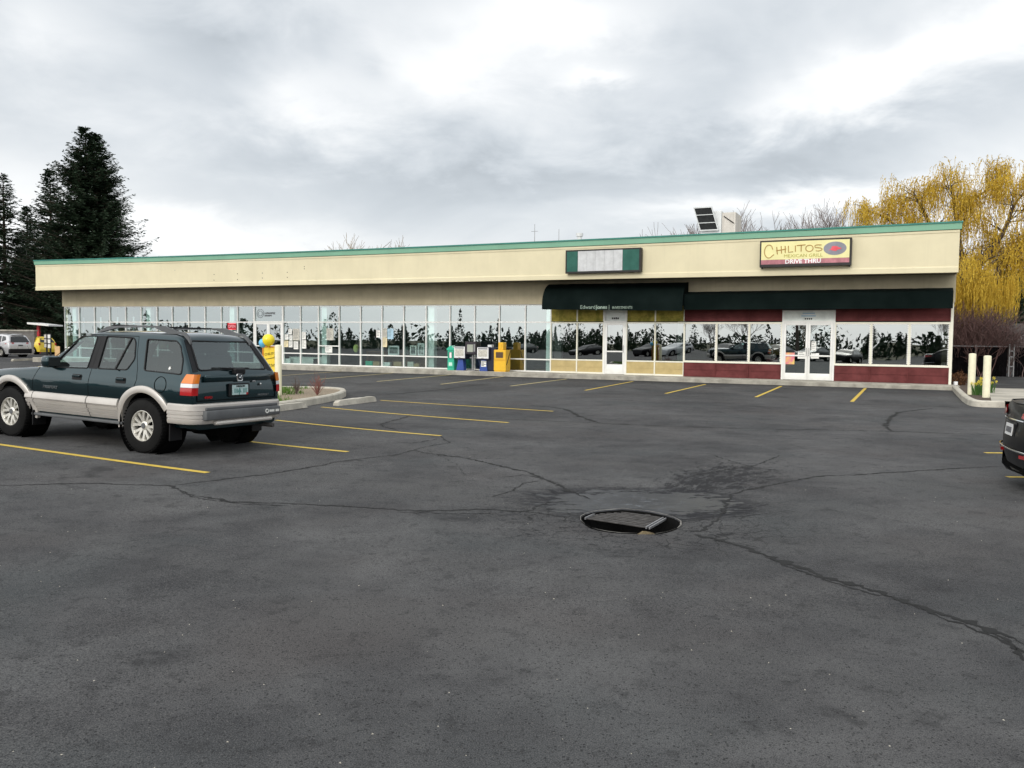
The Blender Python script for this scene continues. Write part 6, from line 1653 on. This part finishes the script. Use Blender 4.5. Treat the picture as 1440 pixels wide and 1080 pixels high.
# willow
def willow():
    rg = random.Random(5); Yd = 47.0; base = AT(1376, 500, Yd)
    t = tag(empty('willow_tree', (base.x, Yd, 0)), 'big yellow weeping willow behind the right end of the shop', 'tree')
    X = lambda px, py, dy=0.0: AT(px, py, Yd+dy)-Vector((base.x, Yd, 0))
    b = MB(); tips = []
    b.tube([(0, 0, 0), X(1372, 470), X(1374, 448)], [.42, .36, .34], 9)
    limbs = [([X(1374, 450), X(1388, 425, .4), X(1400, 395, .8), X(1408, 372, 1.2), X(1422, 352, 1.4), X(1446, 338, 1.5), X(1475, 330, 1.2)], .24),
             ([X(1370, 455), X(1362, 425, .8), X(1368, 400, 1.2), X(1372, 380, 1.5), X(1400, 345, 2), X(1415, 320, 2.2), X(1425, 290, 2)], .24),
             ([X(1372, 452), X(1352, 420, -.8), X(1335, 380, 3), X(1315, 330, 3.5), X(1300, 300, 3.5), X(1287, 276, 3.2)], .2),
             ([X(1370, 455), X(1366, 410, 2.5), X(1352, 360, 3.0), X(1345, 310, 3.2), X(1342, 288, 3), X(1338, 264, 2.8)], .2),
             ([X(1335, 380, 3), X(1300, 345, 4.5), X(1268, 325, 5), X(1245, 305, 5), X(1225, 298, 5)], .12),
             ([X(1345, 310, 3.2), X(1368, 280, 3.6), X(1385, 270, 3.8), X(1395, 258, 3.8)], .10),
             ([X(1425, 290, 2), X(1440, 270, 2), X(1452, 262, 2)], .09),
             ([X(1372, 452), X(1392, 440, -.6), X(1402, 428, -.9)], .16), 
             ([X(1352, 420, -.8), X(1350, 402, -1.2), X(1357, 392, -1.4)], .10)]
    for pts, r in limbs:
        rs = [r*(1-.65*i/(len(pts)-1)) for i in range(len(pts))]
        P = smoothpts(pts, 1); rr = [r*(1-.65*i/(len(P)-1)) for i in range(len(P))]
        b.tube(P, rr, 7)
        if r == .16: continue
        for i in range(max(1, len(P)//3), len(P)):
            for k in range(3):
                d = (P[i]-P[i-1]).normalized(); e = (d*.4+Vector((rg.gauss(0, .7), rg.gauss(0, .7), .12+rg.gauss(0, .3)))).normalized()
                branchy(b, P[i], e, rg.uniform(.55, 1.0), rr[i]*.42, 2, rg, .6, -.02, tips, .012, (2, 3), .15, 4)
    b.build('trunk', M['bark'], t, smooth=60, fix=False)
    s = MB(); vs = s.v; fs = s.f
    lim_in = lambda q: True
    for q, d in tips:
        for k in range(rg.randint(5, 8)):
            o = q+Vector((rg.gauss(0, .22), rg.gauss(0, .22), rg.gauss(0, .15)))
            L = rg.uniform(.45, 1.35) if o.z > 6 else rg.uniform(.8, 2.0)
            L = min(L, o.z-1.9)
            if L < .3: continue
            a = rg.random()*6.283; out = Vector((math.cos(a), math.sin(a), 0))*rg.uniform(.15, .5); n = 7; prev = None
            arch = rg.uniform(.05, .35); w = rg.uniform(.006, .011)
            sw = Vector((-math.sin(a), math.cos(a), 0))
            for i in range(n+1):
                f = i/n; p = o+out*(1-(1-f)**2)+Vector((0, 0, arch*math.sin(min(1, f*2)*PI)*.6 - L*f**1.4)) + Vector((rg.gauss(0, .015), rg.gauss(0, .015), 0))
                ww = sw*w*(1.1-f*.6); k0 = len(vs); vs += [tuple(p-ww), tuple(p+ww)]
                if i: fs.append((k0-2, k0-1, k0+1, k0)); s.m.append(0)
                if i > 0:
                    for e in range(2):
                        g_ = rg.random()*6.283; l = rg.uniform(.05, .11); v = Vector((math.cos(g_)*.5, math.sin(g_)*.5, -.8))*l; u = Vector((-math.sin(g_), math.cos(g_), 0))*.012
                        k1 = len(vs); vs += [tuple(p-u), tuple(p+u), tuple(p+v)]; fs.append((k1, k1+1, k1+2)); s.m.append(0)
    # long curtains hanging low behind the corner and over the fence
    for (pxa, pxb, pya, pyb, ylen, nn, dy) in ((1344, 1366, 392, 402, (1.3, 2.3), 170, -1.0), (1372, 1432, 386, 405, (1.2, 2.4), 260, -.3), (1375, 1420, 400, 420, (.8, 1.8), 110, .8), (1420, 1452, 340, 380, (1.0, 2.2), 50, .6), (1385, 1440, 345, 370, (.5, 1.2), 36, 1.2)):
        for i in range(nn):
            o = X(rg.uniform(pxa, pxb), rg.uniform(pya, pyb), dy+rg.gauss(0, .5)); L = min(rg.uniform(*ylen), o.z-2.0); w = rg.uniform(.008, .013); a = rg.random()*6.283; sw = Vector((math.cos(a), math.sin(a), 0)); n = 8; dx = rg.gauss(0, .10)
            for j in range(n+1):
                f = j/n; p = o+Vector((dx*f+rg.gauss(0, .012), rg.gauss(0, .012), -L*f)); k0 = len(vs); ww = sw*w*(1.1-.6*f); vs += [tuple(p-ww), tuple(p+ww)]
                if j: fs.append((k0-2, k0-1, k0+1, k0)); s.m.append(0)
                for e in range(2):
                    g_ = rg.random()*6.283; l = rg.uniform(.06, .12); v = Vector((math.cos(g_)*.5, math.sin(g_)*.5, -.8))*l; u = Vector((-math.sin(g_), math.cos(g_), 0))*.013
                    k1 = len(vs); vs += [tuple(p-u), tuple(p+u), tuple(p+v)]; fs.append((k1, k1+1, k1+2)); s.m.append(0)
    s.build('crown', M['willow'], t, fix=False)
willow()
# brushy bush behind the fence
def brush(px, ptop, Yd, wpx, n, label, m, seed, nm='twiggy_bush'):
    rg = random.Random(seed); top = AT(px, ptop, Yd); h = top.z; w = wpx*Yd/1165; b = MB()
    for i in range(n):
        x = rg.gauss(0, .42)*w; x = max(-w, min(w, x)); y = rg.gauss(0, .8); hh = h*(1-.35*(abs(x)/w)**2)*rg.uniform(.45, .85)
        d = Vector((x*.06+rg.gauss(0, .25), rg.gauss(0, .25), 1)).normalized()
        branchy(b, Vector((x*.8, y, 0)), d, hh*.5, .03, 3, rg, .5, .12, None, .013, (3, 4), .12, 3)
    o = b.build(nm, m, loc=(top.x, Yd, 0), fix=False); return tag(o, label, 'bush', 'brushy bushes behind the fence')
brush(1360, 428, 44.4, 30, 80, 'reddish brown twiggy bush under the willow behind the fence', M['twig_p'], 21)
brush(1398, 433, 44.8, 30, 80, 'purplish twiggy bush right of the reddish brown one', mat('greyish_purple_twigs', (.11, .075, .07), .9), 22)
# small rusty shrub at the shop corner
def leafball(loc, r, h, n, m, label, nm, cat, group=None, ls=.04, seed=1):
    rg = random.Random(seed); b = MB()
    for i in range(n):
        d = rnd_unit(); rr = rg.random()**.45*(1+.25*math.sin(d.x*5+seed)*math.cos(d.y*4)); p = Vector((d.x*r*rr, d.y*r*rr, h*.5+d.z*h*.5*rr))
        if p.z < 0: continue
        e = rnd_unit(); f = rnd_unit(); s = ls*rg.uniform(.6, 1.3); b.add([p-e*s, p+f*s*.6, p+e*s, p-f*s*.6], [(0, 1, 2, 3)])
    for i in range(12):
        a = rg.random()*6.28; b.tube([(0, 0, 0), (math.cos(a)*r*.6, math.sin(a)*r*.6, h*.75)], [.015, .005], 3, cap=False)
    return tag(b.build(nm, m, loc=loc, fix=False), label, cat, group)
p = G(1352, 546.5); leafball((p.x, p.y+.2, p.z), .42, .62, 1500, M['rust_bush'], 'small rusty brown shrub beside the shop corner', 'low_shrub', 'shrub', ls=.035)
p = AT(1344, 539, 28.9); b = MB(); b.box(-.05, .05, -.05, .05, 0, .12, .01); b.tube([(0, 0, -.5), (0, 0, 0)], .012, 5); tag(b.build('utility_box', M['white'], loc=(p.x, 28.9, max(.16, p.z-.06))), 'tiny white junction box by the rusty shrub', 'junction box')
tr, cr = conifer_mesh(AT(1437, 408, 70).z, 1.5, 9, low=.02); add_tree('conifer_tree', tr, cr, M['bark'], M['needle'], (AT(1437, 408, 70).x, 70, 0), 'narrow dark conifer at the right picture edge behind the house', cat='tree')

# ------------------------------------------------------------------ far left: wall, canopy, drive-through bits
def atbox(px0, px1, py0, py1, Yd, depth): 
    a = AT(px0, py1, Yd); c = AT(px1, py0, Yd); return a.x, c.x, Yd, Yd+depth, a.z, c.z
x0, x1, y0, y1, z0, z1 = atbox(-90, 48, 464, 500, 70, .4)
t = tag(empty('block_wall', ((x0+x1)/2, y0, 0)), 'grey block wall with a pale coping behind the silver car', 'wall'); cx = (x0+x1)/2
b = MB(); b.box(x0-cx, x1-cx, 0, .4, 0, z1-.12); b.build('wall', M['wall_g'], t)
b = MB(); b.box(x0-cx-.05, x1-cx+.05, -.06, .46, z1-.12, z1); b.build('coping', M['conc'], t)
Yd = 74
t = tag(empty('drive_through_canopy', (AT(46, 480, Yd).x, Yd, 0)), 'thin white canopy on a red post at the drive-through', 'canopy'); ox = AT(46, 480, Yd).x
x0, x1, y0, y1, z0, z1 = atbox(38, 68, 452.8, 455.8, Yd, 1)
b = MB(); b.prism([(x0-ox, 0, z1-.05), (x1-ox, 0, z0-.02), (x1-ox, 0, z0-.16), (x0-ox, 0, z0-.0)], (0, 2.4, 0)); b.build('roof', M['white'], t)
x0, x1, y0, y1, z0, z1 = atbox(44.5, 47.5, 456, 470, Yd, .3); b = MB(); b.box(x0-ox, x1-ox, .8, 1.05, 0, z1+.05); b.build('post', M['red'], t)
for k, (px0, px1, py0, py1, lb) in enumerate(((62, 65.5, 469.5, 489, 'narrow pale menu panel on a post, left one of two'), (67, 71, 469.5, 490, 'pale menu panel on a post, right one of two'))):
    x0, x1, y0, y1, z0, z1 = atbox(px0, px1, py0, py1, 62, .12); t = tag(empty('menu_board', ((x0+x1)/2, 62, 0)), lb, 'menu board', 'menu panels at the drive-through'); w = (x1-x0)/2
    b = MB(); b.box(-.05, .05, .13, .22, 0, z1); b.build('post', M['black'], t)
    b = MB(); b.box(-w, w, 0, .12, z0, z1, .01); s = b.build('panel', M['black'], t)
    b = MB()
    for i in range(3): b.box(-w+.02, w-.02, -.012, -.002, z0+(z1-z0)*(i+.08)/3, z0+(z1-z0)*(i+.85)/3)
    b.build('menu_sheet', M['paper_w'] if k else M['paper'], s)
q = G(75.5, 497); t = tag(empty('bollard', q), 'far white bollard at the drive-through left of the shop', 'bollard'); hh = AT(75.5, 479.5, q.y).z
b = MB(); b.lathe([(.10, 0), (.10, hh-.04), (.06, hh), (0, hh+.01)], 12); b.build('pipe', M['white'], t, smooth=40)
x0, x1, y0, y1, z0, z1 = atbox(77, 84, 487, 497, 60, .3); t = tag(empty('roadside_sign', ((x0+x1)/2, 60, 0)), 'low orange sign board beside the far white bollard', 'sign'); w = (x1-x0)/2
b = MB(); b.box(-w, w, 0, .05, .15, z1, .01); b.build('board', mat('pale_orange_board', (.70, .45, .22), .6), t)
b = MB(); b.box(-w+.05, -w+.09, .06, .1, 0, z1-.1); b.box(w-.09, w-.05, .06, .1, 0, z1-.1); b.build('leg', M['galv'], t)

# ------------------------------------------------------------------ what the shop glass mirrors: trees and poles across the road
rg = random.Random(77)
GR = 'trees across the road mirrored in the shop glass'
for i in range(15):
    x = -62 + i*9.5 + rg.uniform(-3, 3); y = -rg.uniform(52, 66); src = (bt2, bt2, bt1, c2, bt2)[i % 5]
    c = copy_tree(src); c.location = (x, y, 0); s = rg.uniform(.5, .85)*(.95 if src in (bt1, bt2) else .40); c.scale = (s*1.3, s*1.3, s); c.rotation_euler = (0, 0, rg.random()*6); c['group'] = GR
    c['label'] = 'conifer across the road, seen only mirrored in the shop glass' if src is c2 else 'bare tree across the road, seen only mirrored in the shop glass'
b = MB(); spots = [(rg.uniform(-130, 130), -72+rg.gauss(0, 3)) for _ in range(210)] + [(66+rg.gauss(0, 3), rg.uniform(-70, 22)) for _ in range(45)] + [(-82+rg.gauss(0, 3), rg.uniform(-70, 64)) for _ in range(75)]  # right-hand row is unseen, added to darken reflections in the car paint
for k, (x, y) in enumerate(spots):
    hh = rg.uniform(2.6, 4.2) if rg.random() < .86 else rg.uniform(4.5, 7.0); rad = hh*rg.uniform(.22, .38); con = rg.random() < .5
    for i in range(210):
        f = rg.random()**1.35; a = rg.random()*6.283; rr = rad*((1-f) if con else math.sin(min(1, f*.9+.12)*PI)**.6)*rg.uniform(.3, 1); p = Vector((x+rr*math.cos(a), y+rr*math.sin(a), .1+f*hh)); s = rg.uniform(.12, .30)
        e = rnd_unit()*s; g_ = rnd_unit()*s*.7; b.add([p-e, p+g_, p+e, p-g_], [(0, 1, 2, 3)])
for (ax, ay, bx_, by_) in ((-110, -40, 110, -44), (-72, -40, -72, 60), (55, -40, 55, 12)):  # unseen hedges added to darken the lower reflections in the glass
    for i in range(7500 if ax == -110 else 3200):
        f = rg.random(); p = Vector((ax+(bx_-ax)*f, ay+(by_-ay)*f, 0)) + Vector((rg.gauss(0, .7), rg.gauss(0, .7), 0)); p.z = rg.random()*(2.5+.5*math.sin(f*90)+.4*math.sin(f*37)+.5*math.sin(f*211)); s = rg.uniform(.15, .4); e = rnd_unit()*s; g_ = rnd_unit()*s*.7; b.add([p-e, p+g_, p+e, p-g_], [(0, 1, 2, 3)])
tag(b.build('far_treeline', M['leafd'], fix=False), 'dark treeline across the road and added hedges mirrored in the shop windows', 'treeline', kind='stuff')
for i, (x, y) in enumerate(((-20, -18), (9, -24), (-4, -30))):
    t = tag(empty('utility_pole', (x, y, 0)), 'wooden utility pole across the road, seen only mirrored in the shop glass', 'pole', 'utility poles across the road')
    b = MB(); b.tube([(0, 0, 0), (0, 0, 11)], [.17, .11], 8); b.build('pole', M['wood_p'], t, smooth=50)
    b = MB(); b.box(-1.2, 1.2, -.06, .06, 10.0, 10.15); b.build('crossarm', M['wood_p'], t)
for i, (x, y, rz, src) in enumerate(((-9, -9, 1.4, bk), (3.5, -11, 1.6, cv), (10, -10, 1.5, bk), (-16, -9, 1.5, bk), (-24, -12, 1.5, bk), (-30, -11, 1.6, cv), (-33.5, -11, 1.5, bk), (-41, -8, 1.5, bk), (-48, -4, 1.3, bk), (-12.5, -9.5, 1.55, bk))):  # cars seen mirrored, plus dark ones added to darken the mirrored lot
    c = copy_tree(src); c.location = (x, y, 0); c.rotation_euler = (0, 0, rz); c['group'] = 'cars parked behind the photographer'
    c['label'] = 'dark car added behind the photographer, seen only mirrored in the glass' if src is bk else 'silver car parked behind the photographer, seen only mirrored in the glass'

# ------------------------------------------------------------------ sky, sun, camera
SUN_EL, SUN_AZ = R(27), R(208)      # azimuth clockwise from +Y: behind and to the left of the camera
w = bpy.data.worlds.new('World'); sc.world = w; w.use_nodes = True; nt = w.node_tree; nt.nodes.clear()
t = NT(nt); out = nd(nt, 'ShaderNodeOutputWorld'); bg = nd(nt, 'ShaderNodeBackground'); nt.links.new(bg.outputs[0], out.inputs[0])
sky = nd(nt, 'ShaderNodeTexSky', sky_type='NISHITA'); sky.sun_disc = False; sky.sun_elevation = SUN_EL; sky.sun_rotation = SUN_AZ; sky.air_density = 1.2; sky.dust_density = 2.0
D = nd(nt, 'ShaderNodeTexCoord').outputs['Generated']
X, Y, Z = t.xyz(D)
el = t.m('ARCSINE', Z); az = t.m('ARCTAN2', X, Y)
zz = t.m('ADD', t.m('MAXIMUM', Z, 0.0), .30)
pl = t.comb(t.m('DIVIDE', X, zz), t.m('DIVIDE', Y, zz), 0.0)
n1 = t.noise(t.vm('MULTIPLY', pl, (.80, .90, 1)), 1.45, 5, .56, .5)
n2 = t.noise(t.vm('ADD', pl, (13, 5, 0)), .55, 3, .5, .6)
n3 = t.noise(t.vm('MULTIPLY', pl, (1.0, 1.05, 1)), 4.2, 5, .60, .3)
waz = t.m('ADD', az, t.m('MULTIPLY', t.m('SUBTRACT', n1, .5), .34)); wel = t.m('ADD', el, t.m('MULTIPLY', t.m('SUBTRACT', n3, .5), .11))
wv_ = t.comb(waz, wel, 0.0)
val = t.m('ADD', .73, t.m('ADD', t.m('MULTIPLY', t.m('SUBTRACT', n1, .5), .52), t.m('ADD', t.m('MULTIPLY', t.m('SUBTRACT', n2, .5), .24), t.m('MULTIPLY', t.m('SUBTRACT', n3, .5), .28))))
def blob(px, py, sx, sy, amp, tilt=0.0):
    """a brighter or darker cloud mass, given by its direction"""
    global val
    d = ray(px, py).normalized()
    mp = nd(nt, 'ShaderNodeMapping', vector_type='TEXTURE'); t.put(mp.inputs[0], wv_)
    mp.inputs['Location'].default_value = (math.atan2(d.x, d.y), math.asin(d.z), 0); mp.inputs['Rotation'].default_value = (0, 0, tilt); mp.inputs['Scale'].default_value = (sx*2, sy*2, 1)
    g_ = nd(nt, 'ShaderNodeTexGradient', gradient_type='QUADRATIC_SPHERE'); nt.links.new(mp.outputs[0], g_.inputs[0])
    val = t.m('MULTIPLY_ADD', g_.outputs['Fac'], amp*1.25, val)
blob(1330, 55, .22, .045, .34, .32); blob(1150, 110, .10, .025, .14, .25); blob(770, 25, .10, .03, .28); blob(830, 105, .04, .014, .25); blob(640, 95, .14, .05, .16, .2); blob(430, 150, .08, .03, .12)
blob(330, 55, .16, .04, -.17); blob(700, 262, .55, .045, -.15); blob(1230, 180, .25, .04, -.13, .2); blob(60, 30, .08, .05, .12); blob(560, 110, .03, .02, -.10); blob(1060, 210, .18, .03, -.06)
blob(270, 338, .20, .026, .26); blob(1130, 285, .22, .020, .22); blob(1420, 330, .2, .10, .20); blob(-150, 330, .2, .1, .25); blob(100, 250, .2, .06, .06)
val = t.m('MINIMUM', t.m('MAXIMUM', val, .42), 1.0)
tintf = t.ramp(val, .5, .95)
cc = t.mix(tintf, (.90, .975, 1.05), (.985, 1.0, 1.01))
cloud = t.vm('SCALE', cc); nt.nodes[-1].inputs['Scale'].default_value = 1.0
cloudn = nt.nodes[-1]; nt.links.new(val, cloudn.inputs['Scale'])
# extra sky glow added round the sun, behind the camera, to light the shopfront
sd = Vector((math.sin(SUN_AZ)*math.cos(SUN_EL), math.cos(SUN_AZ)*math.cos(SUN_EL), math.sin(SUN_EL)))
dt = t.vm('DOT_PRODUCT', D, tuple(sd), out=1)
glow = t.m('MULTIPLY', t.m('POWER', t.m('MAXIMUM', dt, 0.0), 1.6), 1.15)
cl2 = t.vm('ADD', cloudn.outputs[0], t.vm('MULTIPLY', t.comb(glow, glow, glow), (1.0, .97, .92)))
skyc = t.vm('MULTIPLY', sky.outputs[0], (.08, .08, .08))
mixc = t.mix(.93, skyc, cl2)
t.put(bg.inputs[0], mixc); bg.inputs[1].default_value = 1.0
w.cycles.sampling_method = 'MANUAL'; w.cycles.sample_map_resolution = 256

sl = bpy.data.lights.new('sun', 'SUN'); sl.energy = .85; sl.angle = R(14); sl.color = (1.0, .95, .87)
so_ = bpy.data.objects.new('sun', sl); COL.objects.link(so_); so_.rotation_euler = (-sd).to_track_quat('-Z', 'Y').to_euler(); so_.location = (-10, -10, 30)

cam = bpy.data.cameras.new('camera'); co = bpy.data.objects.new('camera', cam); COL.objects.link(co); sc.camera = co
cam.sensor_width = 36; cam.sensor_fit = 'HORIZONTAL'; cam.lens = FPX/1440*36; cam.clip_end = 5000; cam.clip_start = .05
r_ = RV*CRO + UV0*SRO; u_ = -RV*SRO + UV0*CRO
mw = Matrix((r_, u_, -FV)).transposed().to_4x4(); mw.translation = Vector((0, 0, H)); co.matrix_world = mw
sc.view_settings.view_transform = 'Standard'; sc.view_settings.look = 'None'; sc.view_settings.exposure = 0.25; sc.view_settings.gamma = 1.0
sc.cycles.max_bounces = 8; sc.cycles.transparent_max_bounces = 12
